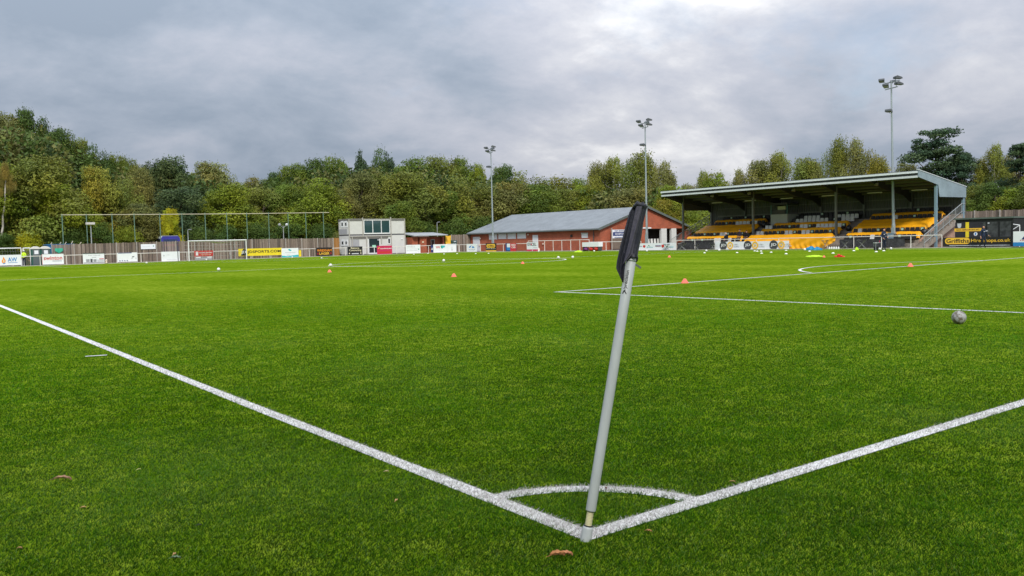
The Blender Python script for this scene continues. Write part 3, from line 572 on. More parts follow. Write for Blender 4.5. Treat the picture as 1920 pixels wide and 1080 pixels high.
lw=sign(AB,'long white board with two red shields behind the teal bag','X',1190,1267.5,455.8,470.6,BWHT,[(T,'LLOYD',.08,.48,.19,.62,NAVY),('poly',[(.215,.72),(.275,.72),(.275,.5),(.245,.3),(.215,.5)],RED),('poly',[(.32,.5),(.36,.75),(.40,.5),(.36,.62)],GREEN),(T,'grants',.31,.33,.46,.46,TEAL),('rect',.52,.52,.65,.66,NAVY),('rect',.53,.54,.64,.58,PINK),('poly',[(.67,.76),(.73,.76),(.73,.5),(.70,.3),(.67,.5)],RED),('rect',.78,.45,.82,.6,GREEN),(T,'wales',.84,.36,.95,.5,TEAL)])
its=[]
for q in (0.065,.41,.755):
    its+= [('disc',q+.055,.5,.50,DGREY),(T,'JD',q+.018,.30,q+.092,.72,WHITE),('ring',q+.155,.5,.40,AMBER),('disc',q+.155,.5,.13,AMBER),(T,'CYMRU',q+.205,.55,q+.27,.70,LGREY),(T,'PREMIER',q+.205,.30,q+.285,.44,LGREY)]
sign('roundel_banner','long white banner with three black roundels and yellow rings before the seats','X',1341,1479.5,452.5,467.2,BWHT,its,cat='banner',off=.1)
sign(AB,'long black board with a gold plate and yellow web lettering on the right','X',1768,1897.5,444.6,461.6,BLACK,[('round',.035,.26,.405,.96,AMBER),(T,'Griffiths',.055,.38,.395,.84,BLACK),(T,'Hire Shops.co.uk',.425,.34,.985,.82,AMBER),('rect',.10,.06,.98,.12,LGREY)],off=.08)
sign('blue_foot_board','tall white board with a blue foot and blue drawing at the right edge','X',1900,1945,433.5,461.3,BWHT,[('rect',0,0,1,.26,BLUE),('poly',[(.35,.45),(.5,.75),(.75,.7),(.55,.6),(.5,.45)],NAVY),(T,'LINES',.3,.36,.8,.43,RED)],off=.5)
sign('notice_board','plain white notice high on the wooden fence left of the goal','Y',264,291.5,457.7,467,BWHT,[('disc',.86,.6,.07,GREEN),('rect',.1,.45,.6,.5,LGREY)],plane=112.9,cat='sign',group=None)
# orange sheet on the rail
def orange_mat():
    m=pm('orange_tarpaulin',(.90,.41,.010),.5,.14,1.2,.35,5,spec=.35); return m
OM=orange_mat()
def sheet_on_rail():
    y0,y1=cy(1480.5,458),cy(1567,458); r=[]
    n=60; m_=10; vs=[]
    for i in range(n+1):
        t=i/n; y=y0+(y1-y0)*t
        for j in range(m_+1):
            q=j/m_; z=1.06-1.0*q
            if t>.74: z=1.06-1.0*q*max(.25,1-(t-.74)*2.6)
            vs.append((RX-.06+.045*math.sin(i*.9+3*math.sin(q*3))*q+.03*math.sin(q*8+i*.3),y,z))
    k=m_+1; fs=[(i*k+j,i*k+j+1,(i+1)*k+j+1,(i+1)*k+j) for i in range(n) for j in range(m_)]
    b=len(vs); vs+=[(x+.008,y,z) for x,y,z in vs]; fs+=[tuple(b+i for i in f[::-1]) for f in fs]
    mb=MB(); mb.add(vs,fs); o=mb.build('orange_sheet',OM,smooth=True); tag(o,'orange sheet hanging from the rail beside the roundel banner','tarpaulin')
sheet_on_rail()
def dark_nets(u0,u1,v0,v1,lab):
    y0,y1=cy(u0,460),cy(u1,460); zt=AX((u0+u1)/2,v0,RX+.15).z; rg=random.Random(int(u0)); mb=MB(); n=40
    vs=[];m_=6
    for i in range(n+1):
        for j in range(m_+1): vs.append((RX+.12+.02*math.sin(i*1.7+j),y0+(y1-y0)*i/n,.16+(zt-.16)*j/m_))
    k=m_+1; fs=[(i*k+j,i*k+j+1,(i+1)*k+j+1,(i+1)*k+j) for i in range(n) for j in range(m_)]
    b=len(vs); vs+=[(x+.01,y,z) for x,y,z in vs]; fs+=[tuple(b+i for i in f[::-1]) for f in fs]; mb.add(vs,fs)
    tag(mb.build('debris_netting',pm('dark_netting',(.045,.045,.05),.8,.7,5,.5,15),smooth=True),lab,'netting')
dark_nets(1269,1341,454,466,'dark worn netting on the rail between the white board and the roundel banner')
dark_nets(1573,1695,448,463,'dark grey netting on the rail below the right block of seats')
# ------------------------------------------------------------------ wooden fences
def fence(name,x0,y0,x1,y1,h0,h1,lab,mat,post=2.4,pw=.15,seed=1,z0=0,grp='timber fences round the ground'):
    rg=random.Random(seed); L_=math.hypot(x1-x0,y1-y0); d=((x1-x0)/L_,(y1-y0)/L_); nn=(d[1],-d[0])
    if (x0-CX)*nn[0]+(y0-CY)*nn[1]>0: nn=(-nn[0],-nn[1])
    r=root(name,(x0,y0,z0),lab,'fence',grp)
    mb=MB(); n=int(L_/pw)
    for i in range(n):
        a=i*pw+.008; b=(i+1)*pw-.012; h=h0+(h1-h0)*i/n+rg.uniform(-.03,.03); o_=.0 if i%2 else .022
        mb.mi=rg.choice((0,0,1,2))
        p=lambda s,k:(x0+d[0]*s+nn[0]*k,y0+d[1]*s+nn[1]*k)
        q=[p(a,o_),p(b,o_),p(b,o_+.02),p(a,o_+.02)]; za=z0-(.3 if z0 else 0)
        mb.add([(*t,za) for t in q]+[(*t,z0+h) for t in q],[(0,3,2,1),(4,5,6,7),(0,1,5,4),(1,2,6,5),(2,3,7,6),(3,0,4,7)])
    mb.build('boards',mat,r)
    for hh in (.35,1.15,1.95):
        mb=MB(); p=lambda s,k:(x0+d[0]*s+nn[0]*k,y0+d[1]*s+nn[1]*k); mb.beam((*p(0,-.03),z0+hh),(*p(L_,-.03),z0+hh),.05,.09); mb.build('rail',mat[0],r)
    for i in range(int(L_/post)+1):
        mb=MB(); s=i*post; k=.07; a=p(s-.05,k-.02);b=p(s+.05,k-.02);c=p(s+.05,k+.08);e_=p(s-.05,k+.08); h=h0+(h1-h0)*s/L_+.05
        mb.add([(*t,z0-.1) for t in (a,b,c,e_)]+[(*t,z0+h) for t in (a,b,c,e_)],[(0,3,2,1),(4,5,6,7),(0,1,5,4),(1,2,6,5),(2,3,7,6),(3,0,4,7)]); mb.build('post',CONCP,r)
    return r
CONCP=pm('pale_post',(.36,.33,.29),.9,.15,4)
WD=[pm('weathered_wood',(.21,.165,.13),.9,.3,6,.3,60,stretch=(3,3,.3)),pm('weathered_wood_dark',(.12,.095,.078),.9,.3,6,.3,60,stretch=(3,3,.3)),pm('weathered_wood_pale',(.29,.235,.19),.9,.3,6,.3,60,stretch=(3,3,.3))]
WN=[pm('new_wood',(.36,.17,.05),.85,.2,6,stretch=(3,3,.3)),pm('new_wood_b',(.30,.14,.045),.85,.2,6,stretch=(3,3,.3)),pm('new_wood_c',(.40,.20,.07),.85,.2,6,stretch=(3,3,.3))]
FY=113.0
fx=lambda u: AY(u,462,FY).x
fence('wooden_fence',fx(97),FY,fx(440),FY,2.42,2.62,'long weathered wooden fence behind the far goal, left stretch',WD,seed=3)
fence('wooden_fence',fx(440),FY,fx(624),FY,2.66,2.56,'weathered wooden fence between the far goal and the orange-brown gate',WD,seed=4)
fence('wooden_gate',fx(624.3),FY-.06,fx(637),FY-.06,2.55,2.6,'orange-brown new wooden gate left of the two-storey cabin',WN,seed=5,pw=.12,grp='timber fences round the ground')
fence('wooden_fence',64.6,FY+.6,67.2,FY+.6,2.3,2.3,'short wooden fence between the cabin and the brick kiosk',WD,seed=6)
fence('wooden_fence',AY(846,455,113.4).x,113.4,77.2,113.4,2.75,2.75,'wooden fence between the yellow banner and the clubhouse',WD,seed=7)
fence('wooden_fence',86.0,45.,86.,24.,3.4,3.3,'tall wooden fence on the bank behind the black shelter',WD,seed=8,z0=.0,pw=.2)
# ------------------------------------------------------------------ ball-stop net posts
def net_posts():
    Y=117.; r=root('ball_stop_frame',(18,Y,0),'tall row of thin green posts joined by a pale top cable behind the far fence','ball stop')
    us=[117.5,163,211,252.5,300.5,342,385.5,426,463.5,504.5,541,574,607]; gp=pm('green_post_paint',(.13,.22,.17),.5,.2)
    for i,u in enumerate(us):
        x=AY(u,430,Y).x; zt=AY(u,402.5-(u-117)*.009,Y).z; b=terr(x,Y); mb=MB(); mb.tube([(x,Y,b-.1),(x,Y,zt+.08)],.055,8); mb.build('post',gp,r)
    mb=MB(); p0=AY(114,403,Y);p1=AY(617,398.5,Y); mb.tube([p0,(AY(300,402.0,Y)),AY(460,400.8,Y),p1],.05,6); mb.build('top_cable',pm('cable_paint',(.50,.46,.33),.6,.1),r)
net_posts()
# ------------------------------------------------------------------ goals
def goal():
    xl,xr=30.2,37.52; xl=AY(354,470,PL).x; xr=AY(462,470,PL).x; Y=PL
    r=root('goal',((xl+xr)/2,Y,0),'white full-size football goal standing on the far goal line','goal')
    for x in (xl,xr):
        mb=MB(); mb.tube([(x,Y,0),(x,Y,2.44)],.06,10); mb.build('post',WHITE,r)
    mb=MB(); mb.tube([(xl-.06,Y,2.50),(xr+.06,Y,2.50)],.06,10); mb.build('crossbar',WHITE,r)
    sp=pm('stanchion',(.05,.06,.08),.5,.1)
    for x in (AY(332,470,Y+2.2).x,xr+.45):
        mb=MB(); mb.tube([(x,Y+1.9,0),(x,Y+1.9,2.4)],.05,8); mb.build('stanchion',sp,r)
    mb=MB()
    def cord(a,b,w_=.012): mb.tube([a,b],w_,3,cap=False)
    n=16
    for i in range(n+1):
        x=xl+(xr-xl)*i/n; cord((x,Y,2.46),(x,Y+1.9,2.3-.25*math.sin(i*.7)**2)); cord((x,Y+1.9,2.3),(x,Y+2.0,0.02))
    for j in range(5): z=2.3*j/5+.1; cord((xl,Y+1.95,z),(xr,Y+1.95,z))
    for j in range(4): cord((xl,Y+.45*(j+1),2.42),(xr,Y+.45*(j+1),2.42))
    mb.build('net',pm('net_cord',(.55,.55,.55),.8,.1),r)
    mb=MB(); vs=[]; n=20
    for i in range(n+1):
        x=xl+(xr-xl)*(.42+.36*i/n)
        for j in range(3): vs.append((x,Y+.3+.5*j,2.4-.16*math.sin(math.pi*i/n)-.05*j))
    mb.add(vs,[(i*3+j,i*3+j+1,(i+1)*3+j+1,(i+1)*3+j) for i in range(n) for j in range(2)]); mb.build('net_bundle',pm('net_white',(.6,.58,.58),.8,.1),r)
goal()
def small_goal(name,u0,u1,v0,v1,Y,lab,dep=1.6):
    a=AY(u0,v1,Y);b=AY(u1,v1,Y);z=AY((u0+u1)/2,v0,Y).z; r=root(name,(a.x,Y,0),lab,'goal',group='portable training goals behind the left rail')
    for x in (a.x,b.x):
        mb=MB(); mb.tube([(x,Y,0),(x,Y,z)],.05,8); mb.build('post',WHITE,r)
        mb=MB(); mb.tube([(x,Y+.3,z),(x+.35,Y+dep,.05)],.04,6); mb.build('back_stay',WHITE,r)
    mb=MB(); mb.tube([(a.x,Y,z),(b.x,Y,z)],.06,8); mb.build('crossbar',WHITE,r)
    mb=MB(); n=14
    for i in range(n+1): x=a.x+(b.x-a.x)*i/n; mb.tube([(x,Y,z),(x,Y+.4,z),(x+.3,Y+dep,.05)],.010,3,False)
    for j in range(6): q=j/5; mb.tube([(a.x+.3*q,Y+.4+(dep-.4)*q,z*(1-q)+.04),(b.x+.3*q,Y+.4+(dep-.4)*q,z*(1-q)+.04)],.010,3,False)
    mb.build('net',pm('net_grey',(.35,.37,.34),.8,.1),r)
small_goal('training_goal',-30,41,465.8,497,111.6,'white training goal stored behind the white board with the flame')
small_goal('training_goal',45,58,465.2,496.5,112.4,'narrow white goal frame beside the portable toilets',1.2)
# ------------------------------------------------------------------ two-storey cabin
GLASS=pm('dark_glass',(.02,.035,.04),.06,.3,.6,spec=.9)
def glass_mat():
    m=bpy.data.materials.new('window_glass'); m.use_nodes=True; b=m.node_tree.nodes['Principled BSDF']; b.inputs['Base Color'].default_value=(.03,.07,.075,1); b.inputs['Roughness'].default_value=.04; b.inputs['Specular IOR Level'].default_value=1.0; b.inputs['Coat Weight'].default_value=.6; return m
WG=glass_mat()
def cabin():
    Y=112.2; r=root('two_storey_cabin',(58.7,Y,0),'two-storey pale modular cabin with a wide picture window at the far corner','building')
    wallm=pm('cabin_panel',(.60,.595,.575),.6,.06,2,.1,50); greyp=pm('cabin_grey',(.36,.36,.38),.6,.06); fr=pm('cabin_frame',(.40,.38,.35),.5,.1); dark=pm('cabin_dark',(.09,.09,.10),.6,.15)
    X=lambda u:AY(u,440,Y).x; Z=lambda u,v:AY(u,v,Y).z
    xa,x1,x2,xb=X(654),X(680.5),X(733),X(759.5); z1=2.92; z2=5.0; YB=AX(636,440,xa).y
    mb=MB(); mb.box(xa,Y,.12,xb,YB,z1-.06); mb.build('lower_wall',wallm,r)
    mb=MB(); mb.box(xa-.02,Y+.0,z1+.14,xb+.02,YB,z2); mb.build('upper_wall',wallm,r)
    mb=MB(); mb.box(xa+.02,Y+.04,z1-.06,xb-.02,YB-.1,z1+.14); mb.build('floor_band',dark,r)
    mb=MB(); mb.box(xa+.1,Y+.1,0,xb-.1,YB-.1,.12); mb.build('plinth',dark,r)
    mb=MB(); mb.box(xa-.05,Y-.03,z2,xb+.04,YB+.05,z2+.28); mb.build('roof_fascia',pm('fascia',(.16,.155,.15),.6,.15),r)
    mb=MB(); mb.box(xa-.08,Y-.06,z2+.28,xb+.07,YB+.1,z2+.33); mb.build('roof',fr,r)
    for x,za,zb in ((xa+.06,.1,5.25),(x1,2.75,5.5),(x2,.1,5.55),(xb-.06,.1,5.2),(xa+.5,.1,2.8),(X(686.5),.1,2.75),(X(714.5),1.6,2.75)):
        mb=MB(); mb.box(x-.07,Y-.10,za,x+.07,Y-.001,zb); mb.build('column',fr,r)
    mb=MB(); mb.box(X(654),Y-.12,z1-.22,x2-.07,Y-.001,z1-.10); mb.build('beam',fr,r)
    # picture window
    def window(u0,u1,v0,v1,n,name='window',m=WG,fw=.16):
        a,b=X(u0),X(u1); zt,zb=Z((u0+u1)/2,v0),Z((u0+u1)/2,v1); mb=MB(); 
        mb.box(a,Y-.07,zb,b,Y-.002,zb+fw); mb.box(a,Y-.07,zt-fw*.6,b,Y-.002,zt)
        for i in range(n+1):
            x=a+(b-a-fw*.6)*i/n; mb.box(x,Y-.065,zb+fw,x+fw*.6,Y-.002,zt-fw*.6)
        f=mb.build(name,WHITE,r); mb=MB(); mb.box(a+.02,Y-.02,zb+.02,b-.02,Y-.004,zt-.02); 
        mb.build('pane',m,f); return f
    window(682.3,731.5,412,438.5,3)
    dp=pm('dark_pane',(.03,.03,.04),.1,.2,spec=.6)
    window(726.5,731.5,446.5,457.5,1,fw=.12,m=dp)
    for u0,u1,v0,v1 in ((639.5,644.8,414.5,426.8),(646.3,651.6,414.5,426.5),(640,645.8,449.5,461.5),(647,652.3,449.5,461)): # narrow windows in the side wall
        a,b=AX(u1,v0,xa).y,AX(u0,v0,xa).y; zt,zb=AX(u0,v0,xa).z,AX(u0,v1,xa).z; mb=MB(); mb.box(xa-.06,a,zb,xa-.004,b,zt); f=mb.build('window',WHITE,r)
        mb=MB(); w4=(b-a)*.27; mb.box(xa-.08,a+w4,zb+.25,xa-.062,b-w4,zt-.25); mb.build('pane',dp,f)
    mb=MB(); mb.box(xa-.03,Y+.5,z1+.2,xa-.004,YB-.1,z1+.95); mb.build('grey_panel',greyp,r)
    for z in (z1,z2-.1): mb=MB(); mb.box(xa-.05,YB-.12,.1 if z==z1 else z1+.15,xa-.002,YB+.02,z); mb.build('column',fr,r)
    for u0,u1 in ((657,686),(689,713.5),(716,727.5)):
        mb=MB(); mb.box(X(u0),Y-.06,z1-.55,X(u1),Y-.003,z1-.23); mb.build('canopy_band',pm('canopy',(.17,.16,.15),.6,.2),r)
    mb=MB(); mb.box(X(657.5),Y-.02,1.15,X(673),Y-.003,2.3); mb.build('grey_panel',greyp,r)
    # door
    a,b=X(689.5),X(711.5); mb=MB(); mb.box(a,Y-.1,.1,a+.12,Y-.002,2.35); mb.box(b-.1,Y-.1,.1,b,Y-.002,2.35); mb.box(a+.12,Y-.1,.1,b-.1,Y-.002,.28); mb.box((a+b)/2-.05,Y-.1,.28,(a+b)/2+.05,Y-.002,1.2)
    d=mb.build('door',WHITE,r); mb=MB(); mb.box(a+.1,Y-.04,.25,b-.08,Y-.003,2.36); mb.build('pane',GLASS,d)
    mb=MB(); mb.box((a+b)/2-.35,Y-.12,1.05,(a+b)/2+.25,Y-.105,1.42); mb.build('notice',pm('mint_notice',(.35,.68,.50),.6,.05),r)
    mb=MB(); mb.box(X(752),Y-.12,2.2,X(754),Y-.003,2.36); mb.build('lamp',WHITE,r)
    mb=MB(); mb.box(X(707),Y-.09,2.12,X(710),Y-.045,2.22); mb.build('lamp',WHITE,r)
cabin()
# ------------------------------------------------------------------ brickwork
def brick(name,c1,c2,mort,rot):
    m=bpy.data.materials.new(name); m.use_nodes=True; t=m.node_tree; b=t.nodes['Principled BSDF']; b.inputs['Roughness'].default_value=.85
    g=t.nodes.new('ShaderNodeNewGeometry'); s=t.nodes.new('ShaderNodeSeparateXYZ'); t.links.new(g.outputs['Position'],s.inputs[0]); c=t.nodes.new('ShaderNodeCombineXYZ')
    a=t.nodes.new('ShaderNodeMath'); a.operation='ADD'; t.links.new(s.outputs[0],a.inputs[0]); t.links.new(s.outputs[1],a.inputs[1]); t.links.new(a.outputs[0],c.inputs[0]); t.links.new(s.outputs[2],c.inputs[1])
    br=t.nodes.new('ShaderNodeTexBrick'); t.links.new(c.outputs[0],br.inputs['Vector']); br.inputs['Scale'].default_value=1; br.inputs['Brick Width'].default_value=.225; br.inputs['Row Height'].default_value=.075; br.inputs['Mortar Size'].default_value=.008
    br.inputs['Color1'].default_value=(*c1,1); br.inputs['Color2'].default_value=(*c2,1); br.inputs['Mortar'].default_value=(*mort,1)
    n=t.nodes.new('ShaderNodeTexNoise'); n.inputs['Scale'].default_value=1.1; n.inputs['Detail'].default_value=7; n.inputs['Roughness'].default_value=.7; t.links.new(g.outputs['Position'],n.inputs['Vector']); r=t.nodes.new('ShaderNodeMapRange'); r.inputs[1].default_value=.3; r.inputs[2].default_value=.7; r.inputs[3].default_value=.78; r.inputs[4].default_value=1.2; t.links.new(n.outputs['Fac'],r.inputs[0])
    v=t.nodes.new('ShaderNodeVectorMath'); v.operation='SCALE'; t.links.new(br.outputs['Color'],v.inputs[0]); t.links.new(r.outputs[0],v.inputs['Scale']); t.links.new(v.outputs[0],b.inputs['Base Color']); return m
BRK=brick('red_brick',(.43,.085,.032),(.32,.062,.026),(.33,.17,.11),0)
def kiosk():
    Y=111.9; r=root('brick_kiosk',(68.7,Y,0),'small brick kiosk with an overhanging pale sheet roof right of the cabin','building')
    X=lambda u:AY(u,455,Y).x
    xa,xm,xp,xb=X(774),X(787.5),X(799.5),X(836)
    mb=MB(); mb.box(xa,Y+.2,0,X(785),Y+3.6,2.45); mb.build('side_wall',BRK,r)
    mb=MB(); mb.box(xm,Y-.05,0,xp,Y+.35,2.4); mb.build('pier',BRK,r)
    mb=MB(); mb.box(X(785),Y+1.6,0,xb,Y+3.6,2.5); mb.build('back_wall',BRK,r)
    mb=MB(); mb.box(xb,Y+.9,0,xb+.3,Y+3.6,2.5); mb.build('end_wall',BRK,r)
    mb=MB(); mb.add([(X(772),Y-.7,2.62),(X(838.5),Y-.3,2.66),(X(838.5),Y+4,3.1),(X(772),Y+4,3.1),(X(772),Y-.7,2.74),(X(838.5),Y-.3,2.78),(X(838.5),Y+4,3.22),(X(772),Y+4,3.22)],[(0,3,2,1),(4,5,6,7),(0,1,5,4),(1,2,6,5),(2,3,7,6),(3,0,4,7)]); mb.build('roof',pm('sheet_roof',(.45,.48,.50),.45,.12,2,metal=.3),r)
    mb=MB(); mb.box(X(817.5),Y+1.52,.9,X(825),Y+1.6,2.1); w_=mb.build('window',pm('window_frame',(.5,.5,.48),.5,.1),r); mb=MB(); mb.box(X(818.5),Y+1.50,1.0,X(823.8),Y+1.518,2.0); mb.build('pane',GLASS,w_)
    mb=MB(); mb.box(X(791),Y-.12,1.6,X(794),Y-.052,1.8); mb.build('lamp',CREAM,r)
    # gabled screen wall behind
    b=root('brick_screen_wall',(69,117,0),'weathered sloping wall top showing above the kiosk roof','wall'); mb=MB(); p0=AY(771.5,434,117);p1=AY(797,439,117);p2=AY(811,444,117)
    mb.prism([(p0.x,0),(p2.x,0),(p2.x,p2.z-.3),(p1.x,p1.z),(p0.x+.1,p0.z)],'y',117,117.3); mb.build('wall',pm('old_wall',(.17,.13,.11),.9,.3,4),b)
kiosk()
mb=MB(); Yb=112.6; a,b=AY(835.5,445,Yb),AY(845.5,457,Yb); vs=[];n=12
for i in range(n+1):
    for j in range(7): vs.append((a.x+(b.x-a.x)*i/n,Yb+.05*math.sin(i*1.1+j*.5),1.15+(2.65-1.15)*j/6-.1*math.sin(math.pi*i/n)*(j/6)))
mb.add(vs,[(i*7+j,i*7+j+1,(i+1)*7+j+1,(i+1)*7+j) for i in range(n) for j in range(6)]); b_=len(mb.v); mb.add([(x,y+.01,z) for x,y,z in mb.v[:]],[(i*7+j,(i+1)*7+j,(i+1)*7+j+1,i*7+j+1) for i in range(n) for j in range(6)])
tag(mb.build('yellow_banner',AMBER,smooth=True),'yellow cloth banner hanging at the right end of the kiosk','banner')
# wheelie bin next to the banner
def bin_():
    p=AY(851,470,112.7); r=root('litter_bin',(p.x,p.y,0),'dark green litter bin before the wooden fence by the yellow banner','bin'); g=pm('bin_green',(.05,.10,.09),.5,.2)
    mb=MB(); mb.prism([(p.x-.32,0),(p.x+.32,0),(p.x+.42,1.5),(p.x-.42,1.5)],'y',p.y-.3,p.y+.3); mb.build('body',g,r)
    mb=MB(); mb.prism([(p.x-.45,1.5),(p.x+.45,1.5),(p.x+.38,1.85),(p.x-.38,1.85)],'y',p.y-.36,p.y+.33); mb.build('lid',g,r)
    mb=MB(); mb.box(p.x-.2,p.y-.38,1.58,p.x+.2,p.y-.362,1.74); mb.build('slot',LGREY,r)
bin_()
# ------------------------------------------------------------------ clubhouse
CXW,CYG=77.0,82.5
def corr(name,col,rough,axis,period=.2):
    m=bpy.data.materials.new(name); m.use_nodes=True; t=m.node_tree; b=t.nodes['Principled BSDF']; b.inputs['Base Color'].default_value=(*col,1); b.inputs['Roughness'].default_value=rough; b.inputs['Metallic'].default_value=.15
    g=t.nodes.new('ShaderNodeNewGeometry'); s=t.nodes.new('ShaderNodeSeparateXYZ'); t.links.new(g.outputs['Position'],s.inputs[0])
    a=t.nodes.new('ShaderNodeMath'); a.operation='PINGPONG'; a.inputs[1].default_value=period/2; t.links.new(s.outputs[axis],a.inputs[0])
    bp=t.nodes.new('ShaderNodeBump'); bp.inputs['Strength'].default_value=.9; bp.inputs['Distance'].default_value=.5; t.links.new(a.outputs[0],bp.inputs['Height']); t.links.new(bp.outputs[0],b.inputs['Normal'])
    n=t.nodes.new('ShaderNodeTexNoise'); n.inputs['Scale'].default_value=.7; n.inputs['Detail'].default_value=8; t.links.new(g.outputs['Position'],n.inputs['Vector']); r=t.nodes.new('ShaderNodeMapRange'); r.inputs[1].default_value=.3; r.inputs[2].default_value=.7; r.inputs[3].default_value=.85; r.inputs[4].default_value=1.15; t.links.new(n.outputs['Fac'],r.inputs[0])
    v=t.nodes.new('ShaderNodeVectorMath'); v.operation='SCALE'; v.inputs[0].default_value=col; t.links.new(r.outputs[0],v.inputs['Scale']); t.links.new(v.outputs[0],b.inputs['Base Color']); return m
def clubhouse():
    Y1=113.3; XR,ZR,XB,ZE=85.8,5.78,94.6,2.95
    r=root('clubhouse',(80,CYG,0),'long red brick clubhouse with a shallow grey metal gabled roof','building')
    Y=lambda u,v=445:AX(u,v,CXW).y; Z=lambda u,v:AX(u,v,CXW).z
    mb=MB(); mb.box(CXW,CYG+.3,0,CXW+.3,Y1,ZE); mb.build('long_wall',BRK,r)
    # gable wall with openings
    mb=MB(); xo=[AY(u,440,CYG).x for u in (1214.5,1240,1250,1259,1268,1289)]
    zt=AY(1240,428.5,CYG).z
    mb.box(CXW,CYG,0,xo[0],CYG+.3,zt)
    mb.prism([(CXW,zt),(XB-.4,zt),(XB-.4,ZE),(XR,ZR-.1),(CXW,ZE)],'y',CYG,CYG+.3)
    mb.box(xo[5]+.9,CYG,0,XB-.4,CYG+.3,zt); mb.build('gable_wall',BRK,r)
    mb=MB(); mb.box(XB-.7,CYG+.3,0,XB-.4,Y1,ZE); mb.box(CXW+.3,Y1-.3,0,XB-.7,Y1,ZE); mb.prism([(CXW,ZE),(XB-.4,ZE),(XR,ZR-.1)],'y',Y1-.3,Y1); mb.build('back_wall',BRK,r)
    for a,b in ((xo[1],xo[2]),(xo[3],xo[4])):
        mb=MB(); mb.box(a,CYG-.02,0,b,CYG+.35,zt); mb.build('pier',pm('white_render',(.62,.62,.60),.7,.06),r)
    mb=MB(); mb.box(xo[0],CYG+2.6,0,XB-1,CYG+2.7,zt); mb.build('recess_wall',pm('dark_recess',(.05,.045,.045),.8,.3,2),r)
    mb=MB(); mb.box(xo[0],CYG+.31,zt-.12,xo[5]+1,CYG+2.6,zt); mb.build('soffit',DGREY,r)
    mb=MB(); mb.box(AY(1205,426,CYG).x,CYG-.12,zt+.02,AY(1220,426,CYG).x,CYG-.003,zt+.2); mb.build('lintel_light',WHITE,r)
    rm=corr('grey_metal_roof',(.21,.235,.25),.5,1,.33)
    ov=.5; k=(ZR-ZE)/(XR-CXW)
    mb=MB(); y0,y1=CYG-.35,Y1+.35
    def slab(xa,za,xb,zb,th=.14): mb.prism([(xa,za),(xb,zb),(xb,zb+th),(xa,za+th)],'y',y0,y1)
    slab(CXW-ov,ZE-k*ov+.02,XR,ZR); slab(XR,ZR,XB+.1,ZR-(XB+.1-XR)*.325)
    mb.build('roof',rm,r)
    mb=MB(); mb.tube([(CXW-ov-.06,y0,ZE-k*ov+.0),(CXW-ov-.06,y1,ZE-k*ov+.0)],.09,8); mb.build('gutter',pm('gutter_grey',(.10,.115,.11),.5,.1),r)
    bm_=pm('barge_board',(.12,.14,.13),.5,.1)
    mb=MB(); mb.prism([(CXW-ov-.1,ZE-k*ov-.14),(XR,ZR-.14),(XR,ZR+.18),(CXW-ov-.1,ZE-k*ov+.18)],'y',y0-.05,y0-.002); mb.prism([(XR,ZR-.14),(XB+.1,ZR-(XB+.1-XR)*.325-.14),(XB+.1,ZR-(XB+.1-XR)*.325+.18),(XR,ZR+.18)],'y',y0-.05,y0-.002); mb.build('barge_board',bm_,r)
    mb=MB(); mb.tube([(CXW-.1,Y(1114),0),(CXW-.1,Y(1114),ZE-.15)],.06,6); mb.build('downpipe',DGREY,r)
    # doors, shutters
    sh=pm('white_shutter',(.70,.71,.74),.5,.04,stretch=(1,1,12))
    def hole(u0,u1,v0,v1,name,m):
        a,b=Y(u1),Y(u0); um=(u0+u1)/2; mb=MB(); zt,zb=Z(um,v0),max(.05,Z(um,v1)); mb.box(CXW-.05,a,zb,CXW-.002,b,zt); o=mb.build(name,m,r)
        if name=='shutter':
            mb=MB(); mb.box(CXW-.09,a-.05,zt-.12,CXW-.003,b+.05,zt+.04); mb.build('shutter_box',pm('shutter_box',(.45,.48,.46),.5,.1),o)
        return o
    hole(887,899.8,444,475,'door',sh); hole(999,1009,440.6,475,'door',sh)
    for u0,u1,v0,v1 in ((917.3,932.5,438.3,449),(934.8,949.8,437.8,448),(952,967.6,437,447.8),(970.3,986.5,436.3,447.2),(1091,1102.5,437,446)): hole(u0,u1,v0,v1,'shutter',sh)
    for u,v in ((901.5,447),(991.5,440),(1072,442),(899.5,460),(1019,457.2)):
        mb=MB(); y=Y(u); z=max(.6,Z(u,v)); mb.lathe([(.02,-.12),(.13,-.08),(.13,.08),(.02,.12)],10,(CXW-.1,y,z)); mb.build('wall_lamp',pm('lamp_cream',(.7,.55,.45),.5,.1),r)
    mb=MB(); y=Y(1072); mb.lathe([(.05,-.2),(.2,-.14),(.2,.1),(.05,.16)],10,(CXW-.04,y,Z(1071,442))); mb.build('lamp_hood',BLACK,r)
    # things inside the opening: tables
    wm=pm('white_furniture',(.7,.7,.68),.6,.06)
    for i,u in enumerate((1218,1224,1230,1236)):
        p=AY(u,450,CYG+.5); t=root('plastic_chair',(p.x,p.y,0),'%s white plastic chair in the dark clubhouse opening'%('leftmost','second','third','rightmost')[i],'chair','white plastic chairs in the clubhouse opening')
        mb=MB(); mb.box(p.x-.22,p.y-.22,.42,p.x+.22,p.y+.22,.47); mb.build('seat',wm,t)
        mb=MB(); mb.box(p.x-.22,p.y+.18,.47,p.x+.22,p.y+.22,1.0+.08*(i%2)); mb.box(p.x-.2,p.y+.22,.9,p.x+.2,p.y+.24,1.35); mb.build('backrest',wm,t)
        for sx in (-.2,.2):
            for sy in (-.2,.2): mb=MB(); mb.box(p.x+sx-.02,p.y+sy-.02,0,p.x+sx+.02,p.y+sy+.02,.42); mb.build('leg',wm,t)
clubhouse()
